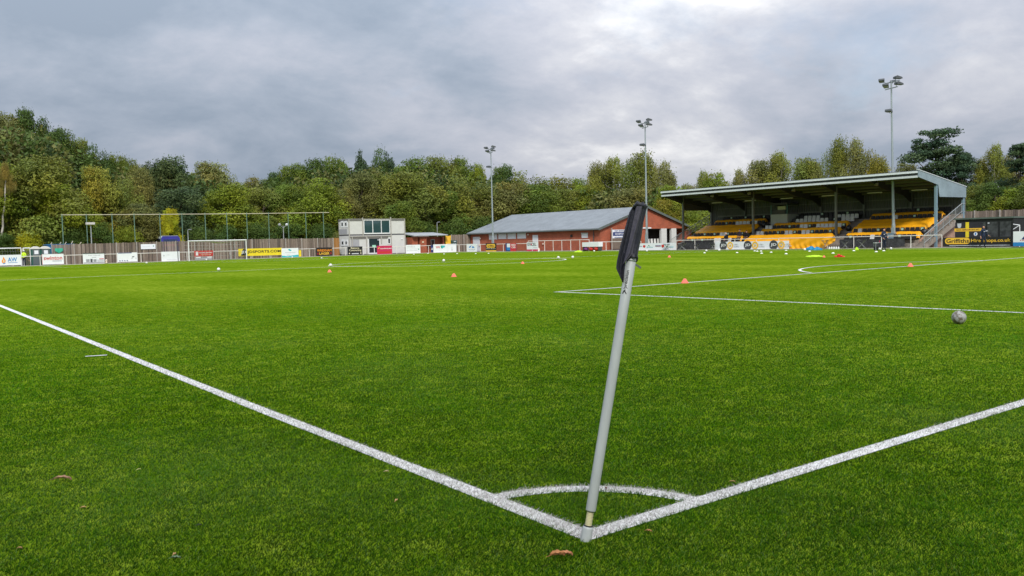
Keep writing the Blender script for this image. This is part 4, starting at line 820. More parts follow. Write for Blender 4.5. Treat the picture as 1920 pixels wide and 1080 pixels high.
sign('wall_banner','white and blue banner on posts against the clubhouse gable','Y',1148,1182,430.5,448,BWHT,[('rect',.03,.34,.97,.74,NAVY),(T,'NEW MARKET',.12,.80,.7,.93,NAVY),(T,'HOSPITALITY',.14,.44,.86,.64,BWHT),('rect',.1,.12,.7,.18,NAVY)],plane=CYG-.5,cat='banner',group=None)
r=root('timber_gate',(AY(1148,450,CYG-.6).x,CYG-.55,0),'grey slatted timber gate below the blue and white banner','gate')
mb=MB(); x0=r.location.x
for i in range(14): mb.box(x0+i*.2,CYG-.6,.1,x0+i*.2+.15,CYG-.56,1.55)
mb.build('slats',WD[0],r); mb=MB(); mb.box(x0,CYG-.56,.4,x0+2.8,CYG-.52,.5); mb.box(x0,CYG-.56,1.2,x0+2.8,CYG-.52,1.3); mb.build('rail',WD[2],r)
for i,xx in enumerate((x0-.12,x0+2.9)):
    mb=MB(); mb.box(xx,CYG-.64,0,xx+.12,CYG-.52,2.9 if i==0 else 1.7); mb.build('post',CONCP,r)
# ------------------------------------------------------------------ grandstand
SY0,SY1=36.05,66.2
SX=lambda i:73.4+.78*i
SZ=lambda i:.42+.31*i
def stand():
    r=root('grandstand',(76,SY0,0),'covered grandstand with a grey cantilevered roof and black, white and orange rows','building')
    st=pm('stand_steel',(.14,.145,.135),.5,.12,2); stb=pm('stand_cladding',(.33,.37,.385),.5,.1,1.5); 
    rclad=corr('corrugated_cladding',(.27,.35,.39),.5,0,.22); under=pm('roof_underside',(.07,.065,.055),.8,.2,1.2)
    tread=pm('terrace_concrete',(.29,.25,.21),.9,.25,2,.3,40)
    # terrace steps
    mb=MB(); pts=[(72.95,0),(72.95,SZ(0))]
    for i in range(9): pts+=[(SX(i)+.39,SZ(i)),(SX(i)+.39,SZ(i+1))]
    pts[-1]=(SX(8)+.39,SZ(8)); pts+=[(80.3,SZ(8)),(80.3,0)]
    mb.prism(pts,'y',SY0+1.1,SY1-1.0); mb.build('terrace',tread,r)
    # brick side wall under terrace at the near end
    mb=MB(); mb.prism([(73.9,0),(80.3,0),(80.3,3.0),(79.2,2.9),(73.9,.7)],'y',SY0+.95,SY0+1.095); mb.build('side_wall',brick('pale_brick',(.42,.25,.18),(.36,.21,.15),(.38,.28,.22),0),r)
    # roof : thin slab, front edge X 71.7, back X 80.3
    def zr(x): return 6.80+(x-71.7)*(5.46-6.80)/(80.3-71.7)
    mb=MB(); mb.prism([(71.7,zr(71.7)-.08),(80.35,zr(80.35)-.08),(80.35,zr(80.35)),(71.7,zr(71.7))],'y',SY0+.05,SY1+.15); mb.build('roof',[corr('roof_sheet',(.055,.06,.055),.6,1,.2)],r)
    mb=MB(); mb.box(71.62,SY0+.05,zr(71.7)-.10,71.70,SY1+.15,zr(71.7)+.03); mb.build('roof_edge',pm('roof_edge',(.10,.11,.11),.6,.1),r)
    mb=MB(); mb.box(71.50,SY0+.0,zr(71.7)-.20,71.61,SY1+.15,zr(71.7)-.03); mb.build('gutter',pm('gutter_pale',(.66,.70,.73),.5,.08),r)
    mb=MB(); mb.box(71.56,SY0+.0,zr(71.7)-.60,71.655,SY1+.1,zr(71.7)-.42); mb.build('fascia',pm('fascia_pale',(.58,.62,.64),.5,.1),r)
    mb=MB(); mb.box(71.66,SY0+.05,zr(71.7)-.60,71.72,SY1+.1,zr(71.7)-.10); mb.build('fascia_gap',DGREY,r)
    # near gable cladding
    mb=MB(); mb.prism([(71.6,zr(71.7)+.06),(71.6,zr(71.7)-.55),(75.1,5.62),(75.35,4.56),(80.3,4.56),(80.3,zr(80.3)+.06)],'y',SY0-.08,SY0-.02); mb.build('gable_cladding',rclad,r)
    mb=MB(); mb.prism([(71.55,zr(71.7)+.06),(80.36,zr(80.3)+.06),(80.36,zr(80.3)+.13),(71.55,zr(71.7)+.13)],'y',SY0-.12,SY0+.04); mb.build('verge_trim',pm('trim_pale',(.50,.54,.56),.5,.06),r)
    # far gable
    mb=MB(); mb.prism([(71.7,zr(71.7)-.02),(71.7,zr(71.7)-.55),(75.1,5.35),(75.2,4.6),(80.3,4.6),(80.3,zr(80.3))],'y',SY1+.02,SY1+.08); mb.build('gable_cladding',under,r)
    # purlins / underside
    for k in range(6):
        x=72.3+k*1.45; mb=MB(); mb.box(x,SY0+.1,zr(x)-.26,x+.07,SY1,zr(x)-.09); mb.build('purlin',pm('purlin',(.12,.115,.09),.7,.15),r)
    # frames
    ys=[SY0+.1+i*(SY1-SY0-.2)/3 for i in range(4)]
    blue=pm('blue_grey_column',(.20,.30,.36),.5,.12)
    for j,y in enumerate(ys):
        mb=MB(); zb=0 if j in (0,) else 0; mb.box(74.92,y-.11,zb,75.10,y+.11,zr(75)-.1); mb.build('column',blue if j==0 else st,r)
    for j in range(7):
        y=SY0+.1+j*(SY1-SY0-.2)/6
        mb=MB(); mb.prism([(71.9,zr(71.9)-.36),(75,zr(75)-.75),(78.6,zr(78.6)-.7),(80.1,zr(80.1)-1.2),(80.1,zr(80.1)-.1),(71.9,zr(71.9)-.1)],'y',y-.06,y+.06); mb.build('rafter',pm('rafter_dark',(.035,.035,.03),.7,.15),r)
        mb=MB(); mb.box(79.95,y-.1,0 if j in (0,6) else SZ(8),80.15,y+.1,zr(80)-.1); mb.build('back_column',blue if j==0 else st,r)
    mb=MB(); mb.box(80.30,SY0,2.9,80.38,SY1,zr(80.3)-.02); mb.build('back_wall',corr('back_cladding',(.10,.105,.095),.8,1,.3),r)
    mb=MB(); mb.box(80.2,SY0+1.2,3.75,80.298,SY1-1,3.93); mb.box(80.2,SY0+1.2,4.7,80.298,SY1-1,4.76); mb.build('wall_rail',pm('wall_rail',(.17,.17,.15),.6,.1),r)
    # strip lights
    for y in (SY0+2.9,SY0+7.4,SY0+12.5,SY0+17.5,SY0+22.3,SY0+27.0):
        mb=MB(); z=zr(77.5)-.55; mb.box(77.4,y-.75,z,77.52,y+.75,z+.09); mb.build('strip_light',pm('strip_light',(.62,.60,.52),.4,.05),r)
    for y in (SY0+5,SY0+14,SY0+19.5,SY0+24.5):
        mb=MB(); z=zr(73.6)-.6; mb.prism([(73.4,z),(73.75,z-.05),(73.75,z+.22),(73.5,z+.2)],'y',y-.12,y+.12); mb.build('floodlight',pm('small_flood',(.30,.28,.24),.5,.1),r)
    # end stairs + railings
    def stairs(y0,y1,nm):
        mb=MB(); pts=[(72.8,0)]
        for i in range(16): x=72.8+.45*i; z=.19*(i+1); pts+=[(x,z),(x+.45,z)]
        x=72.8+.45*16; pts+=[(80.3,.19*16),(80.3,.19*16-.4),(73.5,0)]
        # drop degenerate
        mb.prism(pts,'y',y0,y1); mb.build(nm,tread,r)
    stairs(SY0+.05,SY0+.93,'staircase'); stairs(SY1-.93,SY1-.05,'staircase')
    gal=pm('galv_rail',(.36,.39,.40),.45,.1,metal=.3)
    for y in (SY0-.0,SY1+.0):
        mb=MB(); a=(72.75,y,1.15);b=(79.6,y,3.98); mb.tube([a,b,(80.25,y,3.98)],.032,6); mb.tube([(72.75,y,.45),(79.6,y,3.25),(80.25,y,3.25)],.022,6)
        n=42
        for i in range(n+1):
            t=i/n; x=72.75+6.85*t; z=1.15+2.83*t; mb.tube([(x,y,z-.72 if i%7 else z-1.05),(x,y,z)],.011 if i%7 else .028,4,False)
        mb.build('handrail',gal,r)
    # commentary box
    y0,y1=53.85,56.0; mb=MB(); x0=SX(6)-.15; mb.box(x0,y0,2.4,x0+.08,y1,3.72); mb.box(x0+.08,y0,2.4,80,y0+.06,3.72); mb.box(x0+.08,y1-.06,2.4,80,y1,3.72); mb.build('press_box_wall',pm('press_box_panel',(.40,.42,.38),.6,.08),r)
    mb=MB(); mb.box(x0,y0,4.75,80,y1,4.95); mb.build('press_box_roof',DGREY,r)
    for y in (y0,y1-.08): mb=MB(); mb.box(x0,y,3.72,x0+.08,y+.08,4.75); mb.build('press_box_post',pm('press_post',(.10,.22,.20),.5,.1),r)
    mb=MB(); mb.box(x0+.1,y0+.3,4.2,x0+.14,y0+1.3,4.6); mb.build('press_box_light',pm('box_light',(.45,.47,.28),.6,.05),r)
    mb=MB(); mb.box(x0+.05,y0+.08,3.74,x0+.06,y1-.08,4.2); mb.build('press_box_pane',GLASS,r)
    # seats ------------------------------------------------
    def seat_mesh(cols,nm):
        mb=MB(); vs=[]; prof=[(-.22,.40),(-.24,.44),(.12,.42),(.17,.46),(.22,.80),(.20,.86),(.17,.86),(.13,.50),(.08,.46),(-.20,.48)]
        prof=[(-.20,.40),(.14,.38),(.20,.42),(.25,.80),(.24,.86),(.20,.86),(.15,.48),(.10,.44),(-.20,.45)]
        # y narrowing at top corners
        n=len(prof)
        for sgn in (-1,1):
            for x,z in prof: vs.append((x,sgn*(.225 if z<.75 else (.21 if z<.83 else .17)),z))
        mb.add(vs,[tuple(range(n)),tuple(range(2*n-1,n-1,-1))]+[(i,i+n,(i+1)%n+n,(i+1)%n) for i in range(n)])
        mb.mi=1; mb.add([(.143,-.12,.60),(.143,.12,.60),(.183,.12,.80),(.183,-.12,.80)],[(0,1,2,3)]) if len(cols)>1 else None
        o=mb.build(nm,cols); return o
    bp=pm('black_seat',(.022,.021,.022),.5,.2); wp=pm('white_seat',(.62,.62,.60),.45,.08)
    sb=seat_mesh([bp],'seat'); sw=seat_mesh([wp],'seat'); sg=seat_mesh([bp,pm('pale_green_card',(.45,.62,.48),.6,.1)],'seat')
    def pat(s): return [{'b':sb,'w':sw,'g':sg,'-':None}[c] for c in s]
    RB=(37.25,44.4); MBk=(46.15,55.9); LB=(57.05,64.7)
    # strings run from image left (large Y) to image right
    rows=[(0,LB,'bbgbbgbbbwwbwwbb'),(2,LB,'bbbgbbgbwwgbbbgb'),(6,LB,'bbbbgbbwwwwbwbb'),(8,LB,'-bbgbbbgbbbbgbb'),
          (2,MBk,'wwbbbgbwwgbwwgbbbgb'),(4,MBk,'wwbbbbgbbwwgbwwwwwwg'),(6,(46.15,53.6),'bwwwwwwwwbgbwwwwwwww'[:15]),(7,(46.15,53.6),'bbwwwwbbbbwwwwwwww'[:15]),(8,(46.15,53.6),'bbbbbgbbbbbgbbb'),
          (0,RB,'bgbbbbwbbbbbgbbb'),(2,RB,'bwbbbgbbbbgbbbg'[:15]),(6,RB,'bbbbbwbbbgbbbgb'),(8,RB,'--bgbbbbgbbbgbb')]
    S=[]
    for i,(ya,yb),s in rows:
        n=len(s)
        for k,c in enumerate(pat(s)):
            if c is None: continue
            y=yb-(yb-ya)*(k+.5)/n; S.append((c,(SX(i)+.05,y,SZ(i))))
    S.sort(key=lambda q:(q[0] is sb, (q[1][0]-CX)**2+(q[1][1]-CY)**2))
    S=sorted(S,key=lambda q:(q[1][0]-CX)**2+(q[1][1]-CY)**2-(1200 if q[0] is not sb else 0))
    first,rest=S[:100],S[100:]
    for c,p in first:
        o=bpy.data.objects.new('seat',c.data); LINK(o); o.parent=r; o.location=Vector(p)-Vector(r.location); o.rotation_euler.z=random.Random(p[1]).uniform(-.05,.05)
        if c is sw: o['label']='white plastic seat'
        elif c is sg: o['label']='black seat with a pale green card'
    mb=MB()
    for c,p in rest:
        b=len(mb.v); me=c.data; mb.v+=[(v.co.x+p[0],v.co.y+p[1],v.co.z+p[2]) for v in me.vertices]
        for f in me.polygons: mb.f.append(tuple(q+b for q in f.vertices)); mb.m.append(1 if c is sw else (2 if (c is sg and f.material_index==1) else 0))
    o=mb.build('seat_rows',[bp,wp,sg.data.materials[1]],r); o['kind']='stuff'
    for c in (sb,sw,sg): bpy.data.objects.remove(c)
    # orange covers -----------------------------------------
    def cover(i0,i1,ya,yb,lab,front=None,seed=0,taper=0.):
        rg=random.Random(seed); n=max(24,int((yb-ya)*9)); prof=[]
        zt=lambda i:SZ(i)+.75
        prof.append((SX(i0)-.30, (front if front is not None else SZ(i0)+.16)))
        if front is not None: prof.append((SX(i0)-.29,SZ(i0)+.2))
        prof.append((SX(i0)-.20,SZ(i0)+.55))
        for i in range(i0,i1+1):
            prof+= [(SX(i)+.06,zt(i)+.02),(SX(i)+.26,zt(i)+.04)]
            if i<i1: prof.append((SX(i)+.52,zt(i)+.13))
        prof.append((SX(i1)+.38,SZ(i1)+.52))
        # subdivide
        pp=[]
        for a,b in zip(prof,prof[1:]):
            for q in (0,.5): pp.append((a[0]+(b[0]-a[0])*q,a[1]+(b[1]-a[1])*q))
        pp.append(prof[-1]); m_=len(pp); vs=[]
        ph=rg.random()*6
        for k in range(n+1):
            t=k/n
            for j,(x,z) in enumerate(pp):
                f=j/(m_-1); y=ya+(yb-ya)*t+taper*f*(1 if t>.5 else 0)*(t-.5)*2
                sag=.010*math.sin(k*.9+ph+j*.7)+.018*math.sin(k*.33+j*.4+ph)+.006*rg.uniform(-1,1)
                edge=.0
                if k in (0,n): edge=-.30*(1 if 0<j<m_-1 else 0)
                elif k in (1,n-1): edge=-.08*(1 if 0<j<m_-1 else 0)
                vs.append((x+sag*.5,y,z+sag+edge))
        fs=[(k*m_+j,k*m_+j+1,(k+1)*m_+j+1,(k+1)*m_+j) for k in range(n) for j in range(m_-1)]
        b=len(vs); vs+=[(x+.01,y,z-.012) for x,y,z in vs]; fs+=[tuple(b+q for q in f[::-1]) for f in fs]
        mb=MB(); mb.add(vs,fs); o=mb.build('seat_cover',OM,smooth=True); tag(o,lab,'tarpaulin',group='orange covers over blocked rows')
    cover(1,1,37.1,44.6,'narrow orange cover low in the right block of the stand',seed=1)
    cover(3,5,37.3,44.8,'deep orange cover across the middle of the right block',seed=2)
    cover(7,7,37.4,44.7,'narrow orange cover high in the right block',seed=3)
    cover(0,1,46.0,56.1,'lowest orange cover of the middle block, behind the roundel banner',seed=4,front=.35)
    cover(3,3,46.1,55.7,'second lowest orange strip in the middle block',seed=5)
    cover(5,5,46.2,55.2,'uppermost orange strip of the middle block, under the press box',seed=6)
    cover(1,1,56.9,64.9,'narrow orange cover low in the left block of the stand',seed=7)
    cover(3,5,57.2,65.0,'deep orange cover across the middle of the left block',seed=8)
    cover(7,7,57.3,64.6,'narrow orange cover high in the left block',seed=9)
stand()
# dark bags on the aisle ends
def darkbag(i,y,s,lab,dz=.75):
    mb=MB(); vs=[];n=14;m_=9
    for j in range(m_+1):
        for k in range(n):
            t=2*math.pi*k/n; q=math.sin(math.pi*(j+.3)/(m_+.6)); rr=s*q*(1+.15*math.sin(3*t+j)); vs.append((rr*math.cos(t)*.8,rr*math.sin(t),s*1.15*(1-math.cos(math.pi*j/m_))))
    mb.add(vs,[(j*n+k,j*n+(k+1)%n,(j+1)*n+(k+1)%n,(j+1)*n+k) for j in range(m_) for k in range(n)]+[tuple(range(n))[::-1],tuple(m_*n+k for k in range(n))])
    o=mb.build('bin_bag',pm('black_polythene',(.015,.015,.017),.35,.3,8,.4,25,spec=.5),smooth=True); o.location=(SX(i),y,SZ(i)+.02); tag(o,lab,'bag',group='black sacks tied round seats at the aisles')
for q in ((6,57.0,.30,'black sack on the aisle right of the left block'),(4,45.7,.26,'black sack on the aisle right of the middle block'),(5,55.9,.34,'black sack under the press box'),(2,37.2,.30,'black sack at the right end of the right block')): darkbag(*q)
# ------------------------------------------------------------------ black shelter with flag
def shelter():
    x0,x1=74.2,76.6; y1=AX(1792,430,74.2).y; y0=AX(1900,430,74.2).y
    r=root('black_shelter',(x0,y0,0),'black painted flat-roofed shelter behind the long black board at the right','shelter')
    bk=pm('shelter_black',(.018,.02,.02),.5,.3,3); pan=pm('shelter_panel',(.05,.055,.055),.35,.8,2.5,.2,10)
    mb=MB(); mb.box(x0,y0,0,x1,y1,2.42); mb.build('body',bk,r)
    mb=MB(); mb.box(x0-.15,y0-.1,2.42,x1+.1,y1+.1,2.55); mb.build('roof',pm('shelter_roof',(.09,.12,.10),.7,.2),r)
    L_=y1-y0
    for a,b in ((.04,.22),(.26,.44),(.47,.58)):
        mb=MB(); mb.box(x0-.03,y0+L_*a,.3,x0-.002,y0+L_*b,2.15); mb.build('panel',pan,r)
    for a,z in ((.40,2.0),(.43,1.35)):
        mb=MB(); mb.box(x0-.06,y0+L_*a,z,x0-.032,y0+L_*a+.13,z+.1); mb.build('sticker',LGREY,r)
    return x0,y0,y1
x0s,y0s,y1s=shelter()
def flag():
    X=x0s-.12; ya=AX(1791,430,X).y; yb=AX(1840.5,430,X).y; zt,zb=2.18,.86; W=ya-yb; H=zt-zb
    r=root('supporters_flag',(X,ya,zb),'black flag with a yellow cross hung on the front of the black shelter','flag',rz=-math.pi/2)
    mb=MB(); mb.box(0,-.012,0,W,0,H); mb.build('cloth',pm('flag_black',(.03,.03,.035),.8,.2,4),r,world=False)
    mb=MB(); mb.box(W*.40,-.018,-.02,W*.53,-.0125,H); mb.build('cross',YEL,r,world=False); mb=MB(); mb.box(-.06,-.024,H*.40,W*1.0,-.0185,H*.60); mb.build('cross_bar',AMBER,r,world=False)
    mb=MB(); text_mb(mb,'NEWI CEFN DRUIDS AFC',.04*W,.46*H,.92*W,.54*H,-.026,.02,.003); mb.build('lettering',BLACK,r,world=False)
    mb=MB(); mb.prism([(W*.08,H*.93),(W*.24,H*.93),(W*.23,H*.68),(W*.16,H*.62),(W*.10,H*.68)],'y',-.016,-.0125); mb.build('crest',LGREY,r,world=False)
    mb=MB(); mb.prism([(W*.78+.16*math.cos(t*.3927),H*.22+.16*math.sin(t*.3927)) for t in range(16)],'y',-.016,-.0125); mb.build('badge',WHITE,r,world=False)
    mb=MB(); mb.prism([(W*.78-.05,H*.3),(W*.78+.05,H*.3),(W*.78+.05,H*.2),(W*.78,H*.12),(W*.78-.05,H*.2)],'y',-.020,-.0165); mb.build('badge_shield',BLUE,r,world=False)
flag()
# white angled bracket right of the shelter
mb=MB(); a=AX(1900,420.5,73.6);b=AX(1912,422,73.6);c=AX(1900,430,73.6)
mb.tube([a,b],.035,6); mb.tube([b,c],.035,6); mb.tube([(b.x,b.y,b.z),(b.x,b.y,0)],.03,6); tag(mb.build('folded_goal_frame',WHITE),'white angled frame end sticking out right of the black shelter','frame')
# ------------------------------------------------------------------ floodlight masts
def mast(u,vb,Y,lab,H):
    p=Vector((74.0 if u>1600 else 74.0,Y,0)); p=AX(u,vb,73.9); p.z=0
    r=root('floodlight_mast',(p.x,p.y,0),lab,'floodlight','floodlight masts along the stand side')
    gm=pm('mast_steel',(.33,.38,.40),.45,.1,1,metal=.35); hd=pm('lamp_housing',(.09,.10,.11),.5,.2); gl=pm('lamp_glass',(.35,.37,.40),.15,.1,spec=.6)
    mb=MB(); n=10; mb.tube([(p.x,p.y,0),(p.x,p.y,2.2),(p.x,p.y,2.25),(p.x,p.y,H)],[.17,.165,.135,.065],12); mb.build('pole',gm,r,smooth=False)
    mb=MB(); mb.beam((p.x-.25,p.y-.95,H-.1),(p.x+.25,p.y+.95,H-.1),.08,.08); mb.beam((p.x-.25,p.y-.75,H-.65),(p.x+.25,p.y+.75,H-.65),.07,.07); mb.build('crossarm',gm,r)
    def lamp(dx,dy,z,yaw,tilt,s=1.):
        mb=MB(); M_=Matrix.Translation((p.x+dx,p.y+dy,z))@Matrix.Rotation(yaw,4,'Z')@Matrix.Rotation(tilt,4,'Y')
        prof=[(-.40,-.05),(.34,-.14),(.42,-.10),(.42,.06),(.28,.16),(-.30,.08)]; vs=[M_@Vector((x*s,sgn*.30*s*(1 if x>-.3 else .8),z_*s)) for sgn in (-1,1) for x,z_ in prof]; k=len(prof)
        mb.add(vs,[tuple(range(k)),tuple(range(2*k-1,k-1,-1))]+[(i,i+k,(i+1)%k+k,(i+1)%k) for i in range(k)]); h=mb.build('lamp_head',hd,r)
        mb=MB(); mb.add([M_@Vector(q) for q in ((-.36*s,-.24*s,-.068*s),(.32*s,-.27*s,-.152*s),(.32*s,.27*s,-.152*s),(-.36*s,.24*s,-.068*s))],[(0,1,2,3)]); mb.build('lens',gl,h,world=True)
        mb=MB(); mb.tube([M_@Vector((.1,-.32*s,.0)),M_@Vector((.3*s,0,-.05)),(p.x+dx*.6,p.y+dy*.6,z-.22)],.025,5); mb.build('bracket',gm,r)
    # heads face the pitch (-X)
    lamp(-.25,.78,H+.12,math.pi+.45,-.25,.86); lamp(.1,-.62,H+.22,math.pi-.55,-.15,.86); lamp(-.3,.35,H-.42,math.pi+.35,-.35,.86); lamp(-.1,-.82,H-.38,math.pi-.5,-.2,.86)
    lamp(-.35,.05,H-2.75,math.pi+.2,-.1,.9); lamp(.25,.0,H+.0,.3,-.2,.8)
    mb=MB(); mb.box(p.x-.18,p.y-.14,.6,p.x-.15+.02,p.y+.14,1.9); mb.build('access_door',gm,r)
    r.rotation_euler.x=-.016 if u>1600 else 0.
mast(1676,455,0,'nearest and tallest floodlight mast, in front of the right block of seats',15.35)
mast(1213,455,0,'middle floodlight mast, rising beside the corner flag before the clubhouse gable',15.45)
mast(924.6,455,0,'farthest floodlight mast, left of the row, before the clubhouse shutters',15.45)
mb=MB(); p=AX(1669.5,450,73.6); mb.box(p.x,p.y-.3,0,p.x+.5,p.y+.3,1.35); mb.box(p.x-.02,p.y-.33,1.35,p.x+.52,p.y+.33,1.42); mb.box(p.x-.015,p.y-.02,.1,p.x-.002,p.y+.02,1.3)
tag(mb.build('electrical_cabinet',pm('blue_grey_cabinet',(.20,.28,.33),.5,.1)),'blue-grey electrical cabinet left of the nearest floodlight mast','cabinet')
# small lamp posts
def lamp_post(u,v0,v1,Y,kind,lab):
    p=AY(u,v1,Y); z=AY(u,v0,Y).z; b=terr(p.x,Y); r=root('lamp_post',(p.x,Y,b),lab,'lamp post','slim lamp posts beyond the far fence'); gm=pm('lamp_post_grey',(.35,.38,.38),.5,.1)
    mb=MB(); mb.tube([(p.x,Y,b-.1),(p.x,Y,z)],[.08,.05],8); mb.build('pole',gm,r)
    if kind==2:
        for s in (-1,1):
            mb=MB(); mb.tube([(p.x,Y,z-.35),(p.x+s*.45,Y,z+.05)],.035,6); mb.build('arm',gm,r); mb=MB(); sphere(mb,(p.x+s*.55,Y,z+.12),.22,8); mb.build('lantern',LGREY if s>0 else GREY,r)
    elif kind==1:
        mb=MB(); mb.box(p.x-.55,Y-.25,z,p.x+.45,Y+.3,z+.28); mb.build('lantern',pm('lantern_pale',(.55,.53,.50),.5,.1),r)
    else:
        mb=MB(); mb.tube([(p.x,Y,z),(p.x+.1,Y-.1,z+.08),(p.x+.5,Y-.1,z+.1)],.05,6); mb.build('lantern',GREY,r)
lamp_post(172,421,460,116,1,'slim pole with a flat pale lamp head right of the portable toilets')
lamp_post(532,423,450,119,2,'slim pole with two lantern heads beyond the yellow board')
lamp_post(353,431.5,452,119,0,'short dark green lamp pole beside the left upright of the far goal')
lamp_post(820,417.5,440,118,0,'slim pale pole rising behind the kiosk roof')
# ------------------------------------------------------------------ portable toilets, blue hut, coach
def toilet(u0,u1,lab):
    Y=111.5; a,b=AY(u0,475,Y).x,AY(u1,475,Y).x; r=root('portable_toilet',((a+b)/2,Y,0),lab,'toilet','portable toilets behind the left rail')
    gm=pm('toilet_grey',(.10,.125,.13),.5,.1); gr=pm('toilet_green',(.03,.11,.09),.5,.1)
    mb=MB(); mb.box(a,Y,0,b,Y+1.1,2.0); mb.build('cabin',gr,r); mb=MB(); mb.box(a+.1,Y-.03,.1,b-.1,Y-.002,1.95); d=mb.build('door',gm,r)
    mb=MB(); mb.box((a+b)/2-.2,Y-.045,1.35,(a+b)/2+.22,Y-.032,1.78); mb.build('vent_panel',BWHT,d)
    mb=MB(); n=10; pts=[(a-.04+(b-a+.08)*i/n,2.0+.26*math.sin(math.pi*i/n)) for i in range(n+1)]; pts+=[(b+.04,1.95),(a-.04,1.95)]; mb.prism(pts,'y',Y-.08,Y+1.15); mb.build('roof',pm('toilet_roof',(.68,.66,.63),.5,.05),r)
toilet(59.5,76.5,'portable toilet with a white domed roof, left one of the pair'); toilet(77,95,'portable toilet with a white domed roof, right one of the pair')
mb=MB(); Y=113.7; a,b=AY(88,460,Y).x,AY(139,460,Y).x; mb.box(a,Y,0,b,Y+2.2,2.36); mb.box(a-.08,Y-.06,2.36,b+.08,Y+2.3,2.5); hut=mb.build('blue_hut',pm('hut_blue',(.03,.14,.30),.5,.2)); tag(hut,'low blue container roof showing above the start of the wooden fence','container')
for i,(u,v) in enumerate(((94,455.5),(111,455),(121,454.5),(133,452.5),(149,454.5))):
    q=AY(u,v+4,113.9); t_=AY(u+3.5,v-.6,113.9); mb=MB(); mb.tube([(q.x,q.y,2.4),(t_.x,t_.y,t_.z)],.05,6); mb.tube([(q.x,q.y,0.2),(q.x,q.y,2.4)],.05,6)
    o=mb.build('angled_rod',pm('rod_pale',(.5,.46,.36),.6,.1)); tag(o,'%s pale angled rod above the blue container'%('leftmost','second','third','fourth','rightmost')[i],'rod',group='angled rods above the blue container')
mb=MB(); q=AY(110.5,470,FY-.15); vs=[]
for i in range(11):
    for j in range(4): vs.append((q.x-.42+.84*i/10,q.y-.04*math.sin(i*.8),1.98-j*.2*(1-.6*abs(i-5)/5)-.08*abs(i-5)/5*j*.3))
mb.add(vs,[(i*4+j,i*4+j+1,(i+1)*4+j+1,(i+1)*4+j) for i in range(10) for j in range(3)]); b=len(vs); mb.add([(x,y+.01,z) for x,y,z in vs],[(i*4+j,(i+1)*4+j,(i+1)*4+j+1,i*4+j+1) for i in range(10) for j in range(3)]); tag(mb.build('green_bunting',pm('mint_green_cloth',(.05,.42,.27),.7,.1),smooth=True),'small green cloth pinned to the wooden fence beside the toilets','cloth')
def coach():
    Y=119.; xr=AY(337.5,450,Y).x; xl=xr-2.5; b=terr((xl+xr)/2,Y); zt=AY(325,442.5,Y).z; L_=9.; r=root('coach',((xl+xr)/2,Y,0),'blue and white coach parked beyond the wooden fence','bus')
    z0=.3; bl=pm('coach_blue',(.05,.05,.30),.35,.1); wt=pm('coach_white',(.55,.60,.60),.4,.05)
    pts=[(xl,z0),(xr,z0),(xr,zt-.3),(xr-.25,zt-.02),(xl+.25,zt-.02),(xl,zt-.3)]
    mb=MB(); mb.prism(pts,'y',Y,Y+L_); mb.build('body',bl,r)
    mb=MB(); mb.prism([(xl-.01,zt-.32),(xl+.24,zt+.01),(xr-.24,zt+.01),(xr-.23,zt+.05),(xl+.2,zt+.05),(xl-.04,zt-.3)],'y',Y+.1,Y+L_); mb.build('roof',wt,r)
    mb=MB(); mb.box(xl-.02,Y+.2,zt-1.25,xl-.003,Y+L_-.2,zt-.42); mb.build('side_window',GLASS,r)
    mb=MB(); mb.box(xl+.3,Y-.02,zt-1.0,xr-.35,Y-.003,zt-.45); mb.build('rear_window',pm('rear_glass',(.03,.05,.12),.1,.3,spec=.7),r)
    mb=MB(); mb.box(xl+.35,Y-.02,zt-1.35,xr-.3,Y-.003,zt-1.1); mb.build('livery_band',pm('magenta_band',(.55,.05,.35),.5,.1),r)
    mb=MB(); 
    for yy in (Y+1.8,Y+L_-1.8):
        for xx in (xl,xr-.3): 
            m2=MB(); m2.tube([(xx,yy,.45),(xx+.3,yy,.45)],.45,14); m2.build('wheel',BLACK,r)
coach()
# ------------------------------------------------------------------ touchline kit
def table():
    p=G(1649,469); r=root('folding_table',(p.x,p.y,0),'small white-topped folding table beside the coach in navy','table'); d=_R0
    X=lambda a,c,z:(p.x+d.x*a-d.y*c*(1),p.y+d.y*a+d.x*c,z)
    def bx(a0,c0,z0,a1,c1,z1,nm,m):
        mb=MB(); vs=[X(a,c,z) for z in (z0,z1) for a,c in ((a0,c0),(a1,c0),(a1,c1),(a0,c1))]; mb.add(vs,[(0,3,2,1),(4,5,6,7),(0,1,5,4),(1,2,6,5),(2,3,7,6),(3,0,4,7)]); mb.build(nm,m,r)
    bx(-.45,-.25,.60,.45,.25,.64,'top',WHITE)
    for a in (-.4,.36):
        for c in (-.2,.17): bx(a,c,0,a+.03,c+.03,.60,'leg',STEEL)
    mb=MB(); mb.tube([X(.0,-.05,.64),X(.0,-.05,.82)],.04,10); o=mb.build('drink_bottle',PINK); tag(o,'small pink bottle standing on the folding table','bottle')
    mb=MB(); vs=[]
    mb.box(-.22,-.15,0,.22,.15,.30); mb.box(-.1,-.02,.3,.1,.02,.36); o=mb.build('kit_bag',BLACK); o.location=X(-.25,.1,0); o.rotation_euler.z=.4; tag(o,'black kit bag on the grass under the folding table','bag')
table()
heap('blue_bag',1520.5,469,.85,.30,pm('blue_nylon',(.015,.22,.42),.45,.15,6,.4,20),'left blue holdall on the grass before the orange sheet','bag',7)
heap('blue_bag',1532.5,469,.8,.24,pm('blue_nylon',(.015,.22,.42),.45,.15),'right, flatter blue holdall on the grass before the orange sheet','bag',9)
